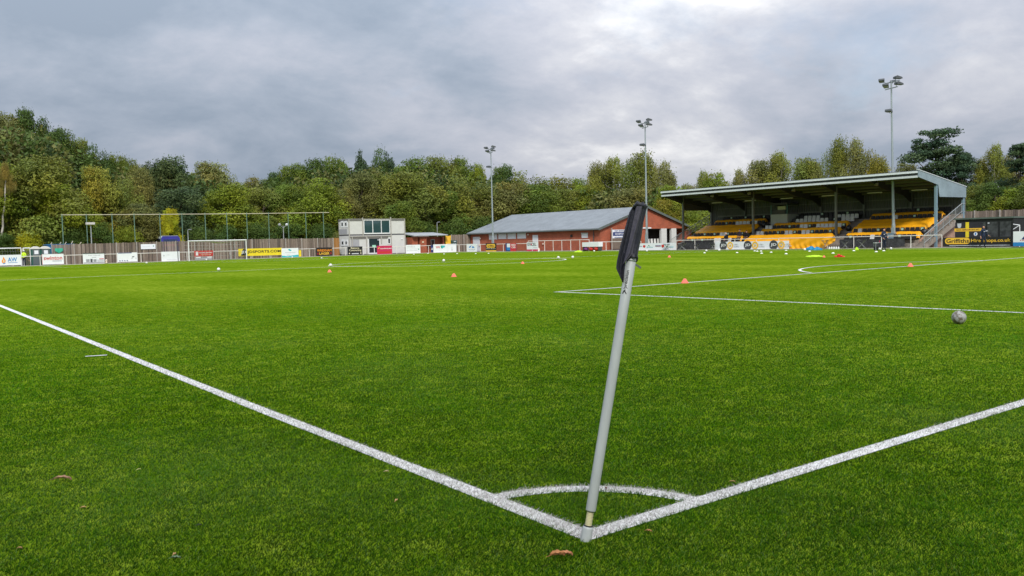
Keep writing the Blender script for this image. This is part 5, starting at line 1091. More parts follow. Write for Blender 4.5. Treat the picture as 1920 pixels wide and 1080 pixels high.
def folding_stool(u,v,h,w_,frm,cl,lab,wall='X'):
    p=AX(u,v,71.9); r=root('folding_stool',(p.x,p.y,0),lab,'stool','folding stools along the rail'); y=p.y
    for s in (-1,1):
        mb=MB(); mb.tube([(p.x-.15,y-s*w_/2,0),(p.x+.15,y+s*w_/2,h)],.02,6); mb.build('leg',frm,r); mb=MB(); mb.tube([(p.x+.15,y-s*w_/2,0),(p.x-.15,y+s*w_/2,h)],.02,6); mb.build('leg',frm,r)
    mb=MB(); vs=[]
    for i in range(7):
        for j in range(5): vs.append((p.x-.18+.36*j/4,y-w_/2+w_*i/6,h-.06*math.sin(math.pi*i/6)))
    mb.add(vs,[(i*5+j,i*5+j+1,(i+1)*5+j+1,(i+1)*5+j) for i in range(6) for j in range(4)]); mb.add([(a,b,c-.02) for a,b,c in vs],[(i*5+j,(i+1)*5+j,(i+1)*5+j+1,i*5+j+1) for i in range(6) for j in range(4)]); mb.build('seat',cl,r)
    return p
ST=pm('stool_steel',(.3,.3,.3),.4,.1,metal=.5)
folding_stool(1250,471,.75,.75,ST,pm('teal_canvas',(.05,.18,.18),.7,.15),'folding stool with teal canvas before the long white board')
folding_stool(1279,471,.78,1.1,ST,pm('pale_canvas',(.38,.33,.30),.7,.2),'folding stool with pale cloth over it beside the white board end')
folding_stool(1306,471,.62,.6,ST,BLACK,'low black folding stool before the dark netting')
folding_stool(1336,471,.70,.5,ST,BLACK,'black folding stool at the left foot of the roundel banner')
folding_stool(1547,468.5,.85,.6,ST,pm('grey_canvas',(.15,.14,.14),.7,.2),'folding stool with grey canvas before the orange sheet')
folding_stool(1585,468.5,.75,.55,ST,BLACK,'black folding stool right of the stacked white discs')
folding_stool(1616,467.8,.85,.8,ST,pm('grey_canvas',(.15,.14,.14),.7,.2),'folding stool before the right stretch of dark netting')
mb=MB()
for k in range(5): mb.lathe([(.09,0),(.09,.14),(.04,.20),(.04,.24)],10,(0,-k*.24,0))
o=mb.build('water_bottle_carrier',WHITE); p=AX(1550,469,71.6); o.location=(p.x,p.y-.3,0); tag(o,'row of white drink bottles in a carrier by the grey stool','bottles')
def kit_crate():
    p=AX(1107,471,71.5); r=root('kit_crate',(p.x,p.y,0),'white crate with red and purple bags strapped below, standing by the tall rail','crate')
    W=AX(1091,465,71.5).y-AX(1122,465,71.5).y; mb=MB(); mb.box(p.x,p.y-W/2,.55,p.x+.7,p.y+W/2,1.12); mb.build('box',BWHT,r); 
    for s in (-1,1):
        mb=MB(); mb.box(p.x+.02,p.y+s*(W/2-.1)-.04,0,p.x+.66,p.y+s*(W/2-.1)+.04,.55); mb.build('leg',DGREY,r)
    for k,(q,c) in enumerate(((.34,pm('purple_bag',(.20,.05,.20),.6,.2)),(.02,RED),(-.3,RED))):
        mb=MB(); sphere(mb,(0,0,0),.28,10); o=mb.build('kit_bag',c,smooth=True); o.location=(p.x+.25,p.y+q*W,.26); o.scale=(1,1.3,.9); tag(o,('purple bag under the left end of the white crate','red bag under the middle of the white crate','red bag under the right end of the white crate')[k],'bag')
kit_crate()
mb=MB(); sphere(mb,(0,0,0),.13,8); mb.lathe([(.12,-.38),(.12,-.2),(.05,-.1)],10); o=mb.build('water_cooler',pm('peach_white',(.75,.6,.52),.5,.1),smooth=True); p=AY(199.5,491,109.3); o.location=(p.x,p.y,.39); tag(o,'white and peach round-topped container on the grass beside the vehicle board','container')
mb=MB(); mb.lathe([(.13,0),(.13,.25),(.07,.32),(.09,.45),(.03,.5)],12); o=mb.build('water_cooler',pm('peach_white',(.75,.6,.52),.5,.1),smooth=True); p=AX(1010.5,472,71.8); o.location=(p.x,p.y,.0); tag(o,'small cream container right of the board with the crimson strip','container')
# ------------------------------------------------------------------ people
def person(name,loc,rz,J,lab,hair,top,legs,cat='person',extra=None,seated=False,scale=1.):
    """one continuous skinned body; J: joint positions (x right, y back, z up, person faces -Y)"""
    sk=pm('skin',(.50,.27,.19),.6,.08,20)
    bm=bmesh.new(); ly=bm.verts.layers.skin.verify(); vid={}
    RAD={'pel':(.155,.12),'waist':(.14,.105),'chest':(.17,.12),'sh':(.12,.10),'neck':(.055,.055),'jaw':(.066,.075),'head':(.08,.095),'crown':(.062,.075),
         'ls':(.075,.07),'le':(.05,.05),'lw':(.032,.028),'lp':(.036,.02),'rs':(.075,.07),'re':(.05,.05),'rw':(.032,.028),'rp':(.036,.02),
         'lh':(.095,.10),'lk':(.065,.068),'la':(.045,.048),'lt':(.042,.032),'rh':(.095,.10),'rk':(.065,.068),'ra':(.045,.048),'rt':(.042,.032)}
    for k in RAD:
        v=bm.verts.new(J[k]); v[ly].radius=RAD[k]; vid[k]=v
        if k=='pel': v[ly].use_root=True
    E_=[('pel','waist'),('waist','chest'),('chest','sh'),('sh','neck'),('neck','jaw'),('jaw','head'),('head','crown'),('sh','ls'),('ls','le'),('le','lw'),('lw','lp'),('sh','rs'),('rs','re'),('re','rw'),('rw','rp'),
        ('pel','lh'),('lh','lk'),('lk','la'),('la','lt'),('pel','rh'),('rh','rk'),('rk','ra'),('ra','rt')]
    for a,b in E_: bm.edges.new((vid[a],vid[b]))
    for s in 'lr':
        w_,p_=Vector(J[s+'w']),Vector(J[s+'p']); d=(p_-w_).normalized(); sd=Vector((0,1,0)).cross(d); sd=(sd if sd.length>.2 else Vector((1,0,0))).normalized(); ac=d.cross(sd).normalized()
        for i,(o_,ln) in enumerate(((-.03,.055),(-.01,.07),(.012,.066),(.032,.05))):
            a=bm.verts.new(p_+ac*o_+d*.02); a[ly].radius=(.010,.010); b=bm.verts.new(p_+ac*o_*1.1+d*(.02+ln*.55)+sd*.006); b[ly].radius=(.009,.009); c=bm.verts.new(p_+ac*o_*1.05+d*(.02+ln)+sd*.02); c[ly].radius=(.007,.007)
            bm.edges.new((vid[s+'p'],a)); bm.edges.new((a,b)); bm.edges.new((b,c))
        a=bm.verts.new(w_.lerp(p_,.5)+ac*-.035); a[ly].radius=(.011,.011); b=bm.verts.new(p_+ac*-.06+d*.012); b[ly].radius=(.009,.009); bm.edges.new((vid[s+'w'],a)); bm.edges.new((a,b))
    me=bpy.data.meshes.new(name); bm.to_mesh(me); bm.free(); o=bpy.data.objects.new(name,me); LINK(o)
    o.modifiers.new('s','SKIN'); q=o.modifiers.new('u','SUBSURF'); q.levels=2; q.render_levels=2
    dg=bpy.context.evaluated_depsgraph_get(); m2=bpy.data.meshes.new_from_object(o.evaluated_get(dg)); bpy.data.objects.remove(o)
    o=bpy.data.objects.new(name,m2); LINK(o); m2.materials.clear()
    shoe=pm('dark_shoe',(.02,.02,.025),.5,.1)
    for m in (sk,top,legs,shoe): m2.materials.append(m)
    seg=[(a,b) for a,b in E_]; zone={'jaw':0,'head':0,'crown':0}
    def z_of(a,b):
        if b in ('jaw','head','crown'): return 0
        if b in('lp','rp'): return 0
        if b in ('lk','rk','la','ra','lh','rh'): return 2
        if b in ('lt','rt'): return 3
        return 1
    segs=[(Vector(J[a]),Vector(J[b]),z_of(a,b),max(RAD[a][0],RAD[b][0])) for a,b in E_]
    for f in m2.polygons:
        c=f.center; best=None
        for a,b,zn,rr in segs:
            ab=b-a; t=max(0,min(1,(c-a).dot(ab)/ab.length_squared)); dd=(c-a-ab*t).length/rr
            if best is None or dd<best[0]: best=(dd,zn)
        zn=best[1]
        for s in 'lr':
            if (c-Vector(J[s+'p'])).length<.14: zn=0
        f.material_index=zn; f.use_smooth=True
    # hair, nose, ears, eyes as children of the body
    H=Vector(J['head']); Cn=Vector(J['crown']); up=(Cn-Vector(J['jaw'])).normalized(); fw=Vector((0,-1,0)); fw=(fw-up*fw.dot(up)).normalized(); sd=up.cross(fw)
    if hair is not None:
        mb=MB(); vs=[]; n,m_=16,8
        for j in range(m_+1):
            ph=j/m_*1.75
            for k in range(n):
                t=2*math.pi*k/n; d=sd*math.sin(t)*math.sin(ph)*.090+fw*math.cos(t)*math.sin(ph)*.103*(1 if math.cos(t)<0 else (.98 if ph<1. else .55))+up*math.cos(ph)*.118
                vs.append(H+up*.035+d-fw*.008)
        mb.add(vs,[(j*n+k,j*n+(k+1)%n,(j+1)*n+(k+1)%n,(j+1)*n+k) for j in range(m_) for k in range(n)]); mb.build('hair',hair,o,world=False,smooth=True)
    mb=MB(); c=H+fw*.088-up*.012; mb.add([c+up*.03,c-sd*.014-up*.012,c+sd*.014-up*.012,c+fw*.024-up*.010],[(0,1,3),(0,3,2),(1,2,3),(0,2,1)])
    for s in (-1,1): sphere(mb,H+sd*s*.084-up*.005,.022,5)
    mb.build('nose_and_ears',sk,o,world=False)
    mb=MB()
    for s in (-1,1): sphere(mb,H+sd*s*.03+fw*.086+up*.012,.010,5)
    mb.build('eyes',pm('eye_dark',(.03,.02,.02),.3,.1),o,world=False); mb=MB(); c=H+fw*.085-up*.055; mb.beam(c-sd*.02,c+sd*.02,.006,.006); mb.build('mouth',pm('lip',(.35,.10,.09),.6,.1),o,world=False)
    if extra: extra(o,J)
    o.location=loc; o.rotation_euler.z=rz; o.scale=(scale,)*3; tag(o,lab,cat); return o
def stand_pose(**k):
    J=dict(pel=(0,0,.95),waist=(0,0,1.10),chest=(0,0,1.30),sh=(0,.01,1.44),neck=(0,.0,1.52),jaw=(0,-.015,1.595),head=(0,-.01,1.66),crown=(0,0,1.73),
      ls=(.17,.01,1.42),le=(.24,.03,1.15),lw=(.26,-.03,.90),lp=(.265,-.06,.82),rs=(-.17,.01,1.42),re=(-.24,.03,1.15),rw=(-.26,-.03,.90),rp=(-.265,-.06,.82),
      lh=(.09,0,.88),lk=(.10,-.01,.49),la=(.11,.02,.09),lt=(.12,-.13,.04),rh=(-.09,0,.88),rk=(-.10,-.01,.49),ra=(-.11,.02,.09),rt=(-.12,-.13,.04)); J.update(k); return J
NV=pm('navy_tracksuit',(.012,.022,.055),.75,.2,8,.2,30); NV2=pm('navy_trousers',(.010,.016,.035),.75,.2,8,.2,30)
def badges(o,J):
    mb=MB(); mb.box(.06,-.135,1.31,.10,-.128,1.36); mb.box(-.13,-.135,1.27,-.05,-.128,1.32); mb.build('chest_badges',WHITE,o,world=False)
def fur(o,J): pass
def face(x,y,dx,dy): # rotation so local -Y points to (dx,dy)
    return math.atan2(dx,-dy)
BALD=pm('stubble_hair',(.16,.09,.07),.8,.1); GREYH=pm('grey_hair',(.55,.53,.50),.8,.1); DARKH=pm('dark_hair',(.03,.02,.015),.8,.2)
p=G(1657.5,469.2); lx,ly_=-.72,-.69
person('person',(p.x,p.y,0),face(0,0,-.30,-.9),stand_pose(jaw=(0,-.03,1.59),head=(.0,-.03,1.65),le=(.25,-.03,1.17),lw=(.17,-.22,1.05),lp=(.13,-.29,1.02),re=(-.26,.0,1.15),rw=(-.22,-.18,.96),rp=(-.20,-.25,.92)),'coach in a navy tracksuit standing at the small white table before the right seats',None,NV,NV2,extra=badges,scale=1.02)
p=G(1845,465.6); px_,py_=min(p.x,71.7),p.y; q=AX(1845,465,71.6)
person('person',(71.5,q.y,0),face(0,0,-.25,-.95),stand_pose(lk=(.11,-.10,.50),la=(.10,.02,.10),lt=(.11,-.12,.04),rk=(-.11,-.02,.50),ra=(-.12,.26,.16),rt=(-.12,.16,.05),rh=(-.09,.0,.88),
   le=(.30,.02,1.17),lw=(.42,-.10,.98),lp=(.48,-.15,.92),re=(-.28,.06,1.16),rw=(-.33,.0,.90),rp=(-.34,-.04,.82)),'bald man in a navy tracksuit walking in front of the long black board',None,NV,NV2,extra=badges,scale=1.03)
def sit_pose(**k):
    J=dict(pel=(0,.05,.52),waist=(0,.08,.68),chest=(0,.05,.90),sh=(0,.03,1.04),neck=(0,.0,1.12),jaw=(0,-.03,1.19),head=(0,-.02,1.26),crown=(0,0,1.33),
      ls=(.17,.03,1.02),le=(.22,-.03,.76),lw=(.12,-.25,.68),lp=(.07,-.31,.66),rs=(-.17,.03,1.02),re=(-.22,-.03,.76),rw=(-.12,-.25,.68),rp=(-.07,-.31,.66),
      lh=(.10,.0,.50),lk=(.13,-.42,.50),la=(.13,-.42,.10),lt=(.13,-.54,.05),rh=(-.10,.0,.50),rk=(-.13,-.42,.50),ra=(-.13,-.42,.10),rt=(-.13,-.54,.05)); J.update(k); return J
BKC=pm('black_coat',(.012,.012,.016),.75,.2); 
def seat_at(u,i,lab,hair,top,scale=1.,dz=0.,**k):
    y=AX(u,445,SX(i)).y; person('person',(SX(i)-.02,y,SZ(i)-.03+dz),face(0,0,-1,-.25),sit_pose(**k),lab,hair,top,NV2,scale=scale)
seat_at(1361.5,0,'white-haired spectator in black seated low in the left block of the stand',GREYH,BKC,1.05)
seat_at(1387.5,1,'spectator in dark clothes with dark hair in the left block, middle one of three',DARKH,pm('dark_jacket',(.035,.03,.045),.8,.2),1.05,.03)
seat_at(1400.5,1,'spectator hunched in a black coat at the aisle end of the left block',DARKH,BKC,1.02,-.05,head=(0,-.08,1.22),jaw=(0,-.08,1.15),crown=(0,-.06,1.29))
# steward behind the left rail
HV=pm('hi_vis_yellow',(.55,.80,.03),.7,.1)
def cap(o,J):
    mb=MB(); sphere(mb,(0,0,1.70),.115,8); mb.box(-.07,-.20,1.69,.07,-.06,1.705); mb.build('cap',pm('white_cap',(.6,.6,.58),.7,.1),o,world=False)
p=AY(45.5,495,110.9); person('person',(p.x,p.y,0),face(0,0,-.5,-.8),stand_pose(le=(.27,-.05,1.16),lw=(.20,-.2,1.0),lp=(.16,-.27,.98)),'steward in a lime high-visibility vest behind the left rail by the toilets',None,HV,NV2,extra=cap,scale=1.03)
# ------------------------------------------------------------------ trees
def leaf_mat():
    m=bpy.data.materials.new('foliage'); m.use_nodes=True; t=m.node_tree; b=t.nodes['Principled BSDF']; b.inputs['Roughness'].default_value=.6; b.inputs['Specular IOR Level'].default_value=.2
    at=t.nodes.new('ShaderNodeAttribute'); at.attribute_name='tint'; oi=t.nodes.new('ShaderNodeObjectInfo')
    mx=t.nodes.new('ShaderNodeMix'); mx.data_type='RGBA'; mx.blend_type='MULTIPLY'; mx.inputs[0].default_value=1; t.links.new(at.outputs['Color'],mx.inputs[6]); t.links.new(oi.outputs['Color'],mx.inputs[7])
    tr=t.nodes.new('ShaderNodeBsdfTranslucent'); t.links.new(mx.outputs[2],tr.inputs[0]); t.links.new(mx.outputs[2],b.inputs['Base Color']); ms=t.nodes.new('ShaderNodeMixShader'); ms.inputs[0].default_value=.2
    t.links.new(b.outputs[0],ms.inputs[1]); t.links.new(tr.outputs[0],ms.inputs[2]); t.links.new(ms.outputs[0],t.nodes['Material Output'].inputs[0]); return m
LEAF=leaf_mat(); BARK=pm('bark',(.10,.08,.06),.9,.3,6,.4,20); BIRCHB=pm('birch_bark',(.42,.39,.34),.8,.35,4,.2,20)
def cards(rg,P,Nn,size,tint,droop=0.,asp=.75):
    n=len(P); a=rg.normal(size=(n,3)); Nn=Nn+a*.75; Nn/=np.linalg.norm(Nn,axis=1)[:,None]
    t=np.cross(Nn,rg.normal(size=(n,3))); 
    if droop: t=t*(1-droop)+np.array([0,0,-1.])*droop
    t/=np.linalg.norm(t,axis=1)[:,None]; b=np.cross(Nn,t); b/=np.linalg.norm(b,axis=1)[:,None]+1e-9
    s=(size*(.6+.8*rg.random(n)))[:,None]
    V=np.stack([P-t*s,P-b*s*asp*.6+t*s*.1,P+t*s,P+b*s*asp*.6-t*s*.05],1).reshape(-1,3)
    return V,np.arange(n)[:,None]*4+np.arange(4),np.repeat(tint,4,0)
def crown(seed,kind,N):
    rg=np.random.default_rng(seed); lob=[]
    if kind=='round':
        for i in range(34):
            z=rg.uniform(.16,.97); w_=math.sin(math.pi*min(1,(z*.80+.17)))**.65; a=rg.uniform(0,2*np.pi); rr=w_*3.3*rg.uniform(.45,1.); lob.append((rr*math.cos(a),rr*math.sin(a),z*9.4,rg.uniform(.95,1.7)*(1.05-.35*z),1.))
    elif kind=='tall':
        for i in range(34):
            z=rg.uniform(.12,1); w_=(1-z)**.55*1.15+.05; a=rg.uniform(0,2*np.pi); rr=w_*2.5*rg.uniform(.35,1.); lob.append((rr*math.cos(a),rr*math.sin(a),z*9.8,rg.uniform(.7,1.35)*(1.15-.55*z),1.25))
    elif kind=='birch':
        for i in range(46):
            z=rg.uniform(.18,1); w_=math.sin(math.pi*min(1,(z*.72+.26)))**.7; a=rg.uniform(0,2*np.pi); rr=w_*2.9*rg.uniform(.2,1.); lob.append((rr*math.cos(a),rr*math.sin(a),z*9.5-.3,rg.uniform(.35,.75),1.9))
    elif kind=='pine':
        for i in range(70):
            z=rg.choice([.2,.29,.38,.46,.54,.62,.70,.78,.86,.94])+rg.uniform(-.03,.03); w_=(1.0-z)**.7*1.05+.16; a=rg.uniform(0,2*np.pi); rr=w_*3.6*rg.uniform(.15,1.); lob.append((rr*math.cos(a),rr*math.sin(a),z*9.8+.14*rr,rg.uniform(.5,1.0)*(1.15-.35*z),.5))
    elif kind=='shrub':
        for i in range(20):
            z=rg.uniform(.05,.9); a=rg.uniform(0,2*np.pi); rr=3.6*math.sqrt(1-z*z*.8)*rg.uniform(.3,1); lob.append((rr*math.cos(a),rr*math.sin(a),z*8.,rg.uniform(1.1,2.0),1.))
    P=[];Nn=[];T=[]; tot=sum(l[3]**2 for l in lob)
    for (x,y,z,r_,st) in lob:
        n=int(N*r_**2/tot); d=rg.normal(size=(n,3)); d/=np.linalg.norm(d,axis=1)[:,None]; q=rg.random(n)**.33
        lump=1+.22*np.sin(d[:,0]*5+x*3)*np.sin(d[:,1]*5+y*2)+.15*np.sin(d[:,2]*9+z)
        rad=r_*(.35+.75*q)*lump; p=d*rad[:,None]; p[:,2]*=st
        if kind=='birch': p[:,2]-=.35*np.abs(rg.normal(size=n))
        P.append(p+np.array([x,y,z])); Nn.append(d*[1,1,1.]+[0,0,.35]); hue=rg.uniform(-1,1); br=rg.uniform(.72,1.28)
        c=np.ones((n,4)); q_=.86+.28*rg.random(n); c[:,0]=br*(1+.16*hue)*q_; c[:,1]=br*(1+.04*hue)*q_*(.95+.1*rg.random(n)); c[:,2]=br*(1-.12*hue)*q_; T.append(c)
    P=np.concatenate(P);Nn=np.concatenate(Nn);T=np.concatenate(T)
    # loose sprigs breaking the outline
    k=len(P)//14; idx=rg.integers(0,len(P),k); o_=P[idx]-np.array([0,0,5.]); o_/=np.linalg.norm(o_,axis=1)[:,None]+1e-6; P2=P[idx]+o_*(rg.uniform(.1,.55,k)*(.35 if kind=='pine' else 1))[:,None]; P=np.concatenate([P,P2]);Nn=np.concatenate([Nn,Nn[idx]]);T=np.concatenate([T,T[idx]])
    P[:,2]=np.maximum(P[:,2],.15)
    sz={'round':.105,'tall':.10,'birch':.078,'pine':.092,'shrub':.15}[kind]
    V,F,C=cards(rg,P,Nn,np.full(len(P),sz),T,droop={'birch':.55,'pine':0.}.get(kind,0.),asp=.9 if kind!='birch' else .7)
    me_o=np_mesh('crown',V,[F],LEAF,attr=C); me=me_o.data; bpy.data.objects.remove(me_o); return me,lob
def trunk(seed,kind,lob):
    rg=random.Random(seed); mb=MB(); h={'round':7.5,'tall':9,'birch':9,'pine':9.6,'shrub':3}[kind]; b=.20 if kind!='birch' else .12
    pts=[(0,0,-.6)]; 
    for i in range(1,8): pts.append((.22*math.sin(i*.9+seed),.2*math.cos(i*1.3+seed)-.2*math.cos(seed),h*i/7))
    mb.tube(pts,[b*1.35]+[b*(1-.85*i/7) for i in range(1,8)],8)
    for l in lob[::3]:
        t=min(.9,max(.15,(l[2]-1.2)/h)); k=int(t*7); p=pts[k]; q=(l[0]*.9,l[1]*.9,l[2]); m_=tuple((p[i]+q[i])/2+(0,0,-.25)[i] for i in range(3)); mb.tube([p,m_,q],[b*.38,b*.25,b*.08],5)
    me=mb.build('trunk',BIRCHB if kind=='birch' else BARK,smooth=True); d=me.data; bpy.data.objects.remove(me); return d
VAR={}
for kind,seeds,N in (('round',(1,2,3,4,21,22,23),30000),('tall',(5,6),24000),('birch',(7,8),26000),('pine',(9,10),26000),('shrub',(11,12),12000)):
    for s in seeds:
        me,lob=crown(s,kind,N); VAR.setdefault(kind,[]).append((me,trunk(s,kind,lob)))
_ti=[0]
def tree(u,v,wpx,plane,kind,tint,lab,z_over=None,cat=None,group=None):
    """top of the crown seen at (u,v); plane ('Y',d) or ('X',d) gives where it stands"""
    q=(AY if plane[0]=='Y' else AX)(u,v,plane[1]); gz=terr(q.x,q.y); h=max(1.2,q.z-gz)/9.9; dist=(q-CAM).dot(Fv); w_=wpx/FPX*dist/2/({'round':3.5,'tall':2.3,'birch':2.1,'pine':2.9,'shrub':4.6}[kind])
    nm={'round':'broadleaf_tree','tall':'poplar_tree','birch':'birch_tree','pine':'pine_tree','shrub':'shrub'}[kind]
    _ti[0]+=1; me,tr=VAR[kind][_ti[0]%len(VAR[kind])]
    r=root(nm,(q.x,q.y,gz-.1),lab,cat or ('shrub' if kind=='shrub' else 'tree'),group or ('shrubs at the foot of the wood' if kind=='shrub' else 'trees of the wood round the ground')); r.rotation_euler.z=_ti[0]*2.4; r.scale=(w_,w_,h)
    c=bpy.data.objects.new('crown',me); LINK(c); c.parent=r; c.color=(*tint,1)
    t=bpy.data.objects.new('trunk',tr); LINK(t); t.parent=r
    return r
OL=(.18,.205,.032); DG=(.075,.125,.022); MG=(.13,.18,.022); YG=(.25,.235,.03); BRW=(.155,.16,.040); TE=(.075,.115,.042); LG=(.19,.24,.02); BY=(.42,.42,.02); PN=(.060,.105,.048); GB=(.195,.20,.055)
Y_=lambda d:('Y',d); X_=lambda d:('X',d)
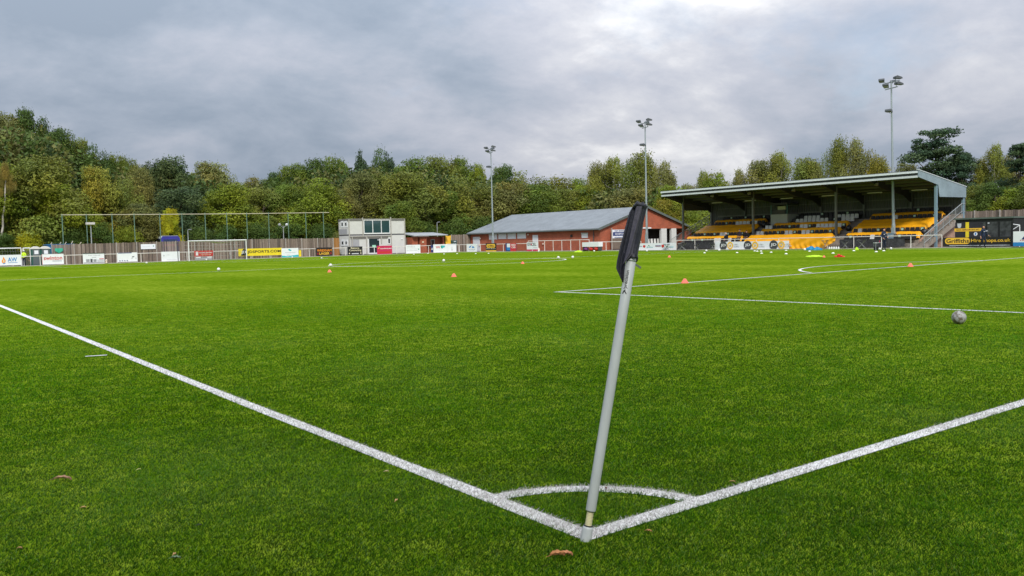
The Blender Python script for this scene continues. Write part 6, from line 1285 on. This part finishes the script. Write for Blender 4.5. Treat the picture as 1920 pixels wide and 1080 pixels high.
TREES=[
# left slope, back row
(4,206,110,Y_(150),'round',GB,'grey-green tree at the top left corner of the wood'),
(58,205,85,Y_(150),'round',DG,'dark green tree on the highest point of the left slope'),
(108,238,80,Y_(147),'round',DG,'dark green tree stepping down right of the highest crown'),
(150,262,70,Y_(150),'round',OL,'olive tree on the left slope between two dark crowns'),
(184,268,62,Y_(146),'round',DG,'dark narrow tree with a reddish edge on the left slope'),
(216,288,60,Y_(146),'round',MG,'small green crown on the slope before the gap'),
(243,296,64,Y_(148),'round',OL,'olive crown low on the left skyline'),
(277,306,40,Y_(150),'tall',TE,'thin dark spire just left of the blue-green tree'),
(-60,190,120,Y_(148),'round',OL,'olive tree outside the left edge of the wood'),
(325,293,120,Y_(138),'round',TE,'big blue-green tree with tufted top in the left wood'),
(398,304,110,Y_(140),'round',GB,'brownish olive tree right of the big blue-green tree'),
(447,340,70,Y_(150),'round',OL,'lowest olive crown at the dip of the skyline'),
(482,330,70,Y_(150),'round',GB,'grey olive crown right of the skyline dip'),
(512,322,66,Y_(148),'round',DG,'dark green crown rising right of the skyline dip'),
(548,306,80,Y_(146),'round',MG,'green crown left of the pointed treetop'),
(585,299,90,Y_(146),'round',DG,'dark leafy crown above the end of the net posts'),
(626,292,74,Y_(147),'round',MG,'pointed green treetop above the net posts end'),
(676,288,40,Y_(152),'tall',PN,'small dark spruce tip left of the tallest middle tree'),
(706,276,58,Y_(152),'round',DG,'tallest tree in the middle, rising above the cabin'),
(727,292,40,Y_(152),'tall',PN,'small dark conifer just right of the tallest middle tree'),
(770,297,110,Y_(148),'round',MG,'wide green crown on the skyline above the kiosk'),
(825,292,100,Y_(146),'round',OL,'wide olive crown left of the farthest mast'),
(868,296,78,Y_(146),'round',MG,'green crown with ragged top left of the farthest mast'),
(893,306,52,Y_(144),'round',LG,'bright green crown beside the farthest mast head'),
(942,311,74,Y_(146),'round',DG,'dark green crown right of the farthest mast'),
(990,318,110,Y_(144),'round',OL,'wide olive crown above the clubhouse roof left half'),
(1042,330,90,Y_(142),'round',OL,'low olive crown above the middle of the clubhouse roof'),
(1090,334,70,Y_(140),'round',LG,'bright green crown left of the tall birches'),
# front row left
(-20,300,130,Y_(124),'round',LG,'light green tree cut by the left edge'),
(70,290,165,Y_(124),'round',OL,'huge olive tree bulging forward at the left'),
(110,345,110,Y_(122),'round',LG,'yellow-green side crown of the left bulge'),
(180,312,90,Y_(126),'round',YG,'yellowing tree between the huge olive tree and the slope'),
(222,330,90,Y_(128),'round',OL,'olive tree behind the second and third net posts'),
(262,318,90,Y_(134),'birch',GB,'birch with pale stem in the left wood'),
(255,380,110,Y_(124),'round',BRW,'brownish bushy tree behind the third net post'),
(335,350,130,Y_(126),'round',TE,'dark blue-green tree above the coach'),
(425,345,120,Y_(126),'round',LG,'light green rounded tree above the far goal'),
(490,350,100,Y_(128),'round',OL,'olive tree above the yellow board'),
(535,345,90,Y_(128),'round',MG,'green tree behind the two-lantern pole'),
(585,332,130,Y_(126),'round',LG,'large yellow-green oak left of the cabin'),
(640,350,80,Y_(128),'round',BRW,'brown-green tree just left of the cabin roof'),
(672,322,90,Y_(132),'round',BRW,'dark brownish tree behind the cabin roof'),
(722,325,110,Y_(134),'round',OL,'olive tree behind the right of the cabin'),
(775,322,150,Y_(126),'round',OL,'big domed olive tree above the kiosk'),
(750,375,90,Y_(121),'round',MG,'dark green low tree right of the cabin'),
(835,360,90,Y_(126),'round',MG,'green tree low behind the yellow banner'),
(882,330,120,Y_(127),'round',OL,'olive tree directly behind the farthest mast'),
(945,340,130,Y_(126),'round',GB,'brownish olive tree behind the left roof edge of the clubhouse'),
(1010,345,120,Y_(124),'round',MG,'green tree behind the clubhouse roof ridge, left'),
(1065,352,110,Y_(122),'round',OL,'olive tree behind the clubhouse roof ridge, right'),
(1108,348,100,X_(108),'round',LG,'light green tree left of the furled flag'),
(1195,350,120,X_(104),'round',GB,'brownish tree right behind the flag and middle mast'),
(1262,348,90,X_(102),'round',LG,'bright green tree between the clubhouse and the stand roof'),
(1310,385,110,X_(98),'round',LG,'bright green bushy tree seen under the left end of the stand roof'),
(1250,372,80,X_(100),'round',YG,'yellow-green low tree behind the clubhouse gable end'),
# behind the stand
(1118,308,70,X_(112),'birch',GB,'grey-green birch at the left shoulder of the tall birches'),
(1150,296,100,X_(112),'birch',OL,'tall birch left of the middle mast'),
(1198,290,110,X_(112),'birch',OL,'tallest birch directly behind the middle mast'),
(1243,304,70,X_(110),'birch',GB,'birch with hanging branches right of the middle mast'),
(1288,345,60,X_(112),'round',GB,'small brownish crown above the left tip of the stand roof'),
(1318,322,60,X_(112),'birch',OL,'thin olive birch above the left part of the stand roof'),
(1343,320,66,X_(108),'round',LG,'bright green crown above the left part of the stand roof'),
(1388,318,54,X_(112),'birch',GB,'small birch between the bright crown and the wide olive one'),
(1430,298,90,X_(112),'round',GB,'wide olive crown above the stand roof, left half'),
(1462,286,100,X_(113),'birch',OL,'tall olive birch above the middle of the stand roof'),
(1505,294,90,X_(112),'round',OL,'olive crown right of the tall olive birch'),
(1532,308,50,X_(112),'birch',GB,'small thin birch in the gap before the big weeping birch'),
(1572,264,66,X_(108),'birch',OL,'weeping birch with a gap in its crown, left stem'),
(1602,262,74,X_(108),'birch',GB,'weeping birch with a gap in its crown, right stem'),
(1650,296,80,X_(108),'birch',YG,'yellowish birch behind the nearest mast'),
(1700,302,60,X_(110),'round',GB,'low greyish crown left of the dark pine'),
(1757,240,150,X_(106),'pine',PN,'dark green spreading pine above the right end of the stand'),
(1806,283,70,X_(106),'pine',PN,'smaller dark pine leaning right of the big pine'),
(1838,300,50,X_(110),'birch',YG,'small yellow-brown birch right of the pines'),
(1866,271,64,X_(108),'birch',OL,'tall thin birch near the right edge'),
(1890,292,50,X_(110),'birch',GB,'second thin birch near the right edge'),
(1916,266,95,X_(104),'pine',PN,'dark pine cut by the right edge'),
(1975,270,100,X_(104),'round',OL,'olive tree outside the right edge'),
(1825,345,90,X_(96),'round',OL,'olive tree just right of the stand gable'),
(1862,340,90,X_(94),'round',DG,'dark green bushy tree behind the wooden fence at the right'),
(1905,352,90,X_(93),'round',LG,'light green bushy tree behind the fence, rightmost'),
(1800,372,70,X_(92),'round',MG,'green tree in the gap between the gable and the fence'),
(1960,330,120,X_(93),'round',MG,'green tree behind the fence, beyond the right edge'),
# shrubs
(8,428,60,Y_(118.5),'shrub',DG,'dark shrub on the bank at the left edge'),
(55,424,52,Y_(118.5),'shrub',BY,'bright yellow-green shrub on the bank above the toilets'),
(95,440,60,Y_(119),'shrub',DG,'green shrub on the bank right of the yellow-green one'),
(135,415,60,Y_(119.5),'shrub',DG,'dark shrub behind the first net posts'),
(188,405,70,Y_(120),'shrub',DG,'green shrub between the second and third net posts'),
(235,412,60,Y_(120),'shrub',LG,'light shrub left of the coach'),
(317,388,40,Y_(121.5),'round',BY,'small bright yellow-green tree right above the coach'),
(375,415,70,Y_(121),'shrub',DG,'dark shrub above the left of the far goal'),
(425,410,80,Y_(121),'shrub',DG,'green shrub above the far goal crossbar'),
(480,405,80,Y_(121),'shrub',DG,'dark shrub above the yellow board'),
(540,405,80,Y_(122),'shrub',DG,'dark shrub behind the two-lantern pole'),
(600,408,80,Y_(121),'shrub',DG,'olive shrub above the black board with orange lettering'),
(632,428,36,Y_(116.5),'shrub',BRW,'rusty brown shrub above the new wooden gate'),
(790,405,80,Y_(120.5),'shrub',DG,'dark shrub behind the kiosk roof'),
(850,402,80,Y_(120.5),'shrub',DG,'green shrub between the kiosk and the clubhouse'),
(905,395,70,Y_(121),'shrub',DG,'dark shrub behind the left tip of the clubhouse roof'),
]
for t in TREES: tree(*t)
# birch with a bare pale stem at the left edge
r=root('birch_tree',(AY(3,450,120).x,120,terr(AY(3,450,120).x,120)),'leaning birch with a bare white stem and sparse yellowing crown at the left edge','tree','trees of the wood round the ground')
pp=[AY(1.5,448,120),AY(5.5,425,120),AY(5,405,120),AY(9,385,120),AY(10,350,120),AY(12,325,120)]
mb=MB(); mb.tube([tuple(p) for p in pp],[.13,.12,.11,.10,.08,.05],8); mb.build('trunk',BIRCHB,r)
c=bpy.data.objects.new('crown',VAR['birch'][0][0]); LINK(c); c.parent=r; q=AY(12,355,120); c.location=q-Vector(r.location)-Vector((0,0,1)); c.scale=(.42,.42,.42); c.color=(.26,.21,.05,1)
# woodland mass behind the individual trees
def wood():
    rg=np.random.default_rng(77); P=[];T=[]
    for i in range(620):
        if i<400:
            x=rg.uniform(-45,120); y=rg.uniform(133,172); u_ref=None
        else:
            x=rg.uniform(103,135); y=rg.uniform(10,125)
        g=terr(x,y); rel=Vector((x,y,5))-CAM; dd=rel.dot(Fv); uu=960+FPX*rel.dot(Rv)/dd
        sk=np.interp(uu,[-200,0,60,110,180,260,330,400,440,520,600,705,800,880,960,1040,1100,1150,1230,1290,1340,1420,1540,1600,1700,1800,1900,2100],[212,219,216,250,283,310,312,320,350,330,310,303,306,316,334,342,350,345,345,366,352,340,340,346,346,350,340,335])
        zt=CAM.z+dd/FPX*(540-sk+ (uu-960)*-.0245 -88) # height of the allowed top
        zt=(540-sk-((540-448)+(960-uu)*-.0245))/FPX*dd+CAM.z
        top=max(g+2.5,zt-rg.uniform(0,1.0)); n=420; r_=rg.uniform(2.2,3.6)
        d=rg.normal(size=(n,3)); d/=np.linalg.norm(d,axis=1)[:,None]; p=d*(r_*(.6+.4*rg.random(n)))[:,None]; hh=max(1.,(top-g)/2); p[:,2]=p[:,2]/r_*hh+g+hh; p[:,0]+=x;p[:,1]+=y; P.append(p)
        base=np.array([(.13,.155,.035),(.075,.12,.025),(.15,.155,.045),(.06,.10,.03)][rg.integers(4)])*rg.uniform(.8,1.15); c=np.ones((n,4)); c[:,:3]=base*(.75+.5*rg.random(n))[:,None]; T.append(c)
    P=np.concatenate(P);T=np.concatenate(T); V,F,C=cards(rg,P,rg.normal(size=P.shape)*.5+[0,0,.5],np.full(len(P),.36),T,asp=.9)
    o=np_mesh('woodland',V,[F],LEAF,attr=C); tag(o,'mass of woodland filling the space behind the separate trees','wood',kind='stuff')
wood()
# rough brushwood on the left bank
def brush():
    rg=np.random.default_rng(3); n=9000; x=rg.uniform(-14,26,n); y=rg.uniform(114.8,122,n); z=np.array([terr(a,b) for a,b in zip(x,y)])+rg.random(n)**2*.5
    c=np.ones((n,4)); c[:,:3]=np.array([(.26,.17,.09),(.16,.12,.05),(.10,.12,.03),(.36,.28,.18)])[rg.integers(0,4,n)]*(.7+.6*rg.random(n))[:,None]
    V,F,C=cards(rg,np.stack([x,y,z],1),rg.normal(size=(n,3))*.6+[0,-.3,.5],np.full(n,.16),c,asp=.5); o=np_mesh('brushwood',V,[F],LEAF,attr=C); tag(o,'dry brown brushwood and weeds covering the left bank','undergrowth',kind='stuff')
brush()
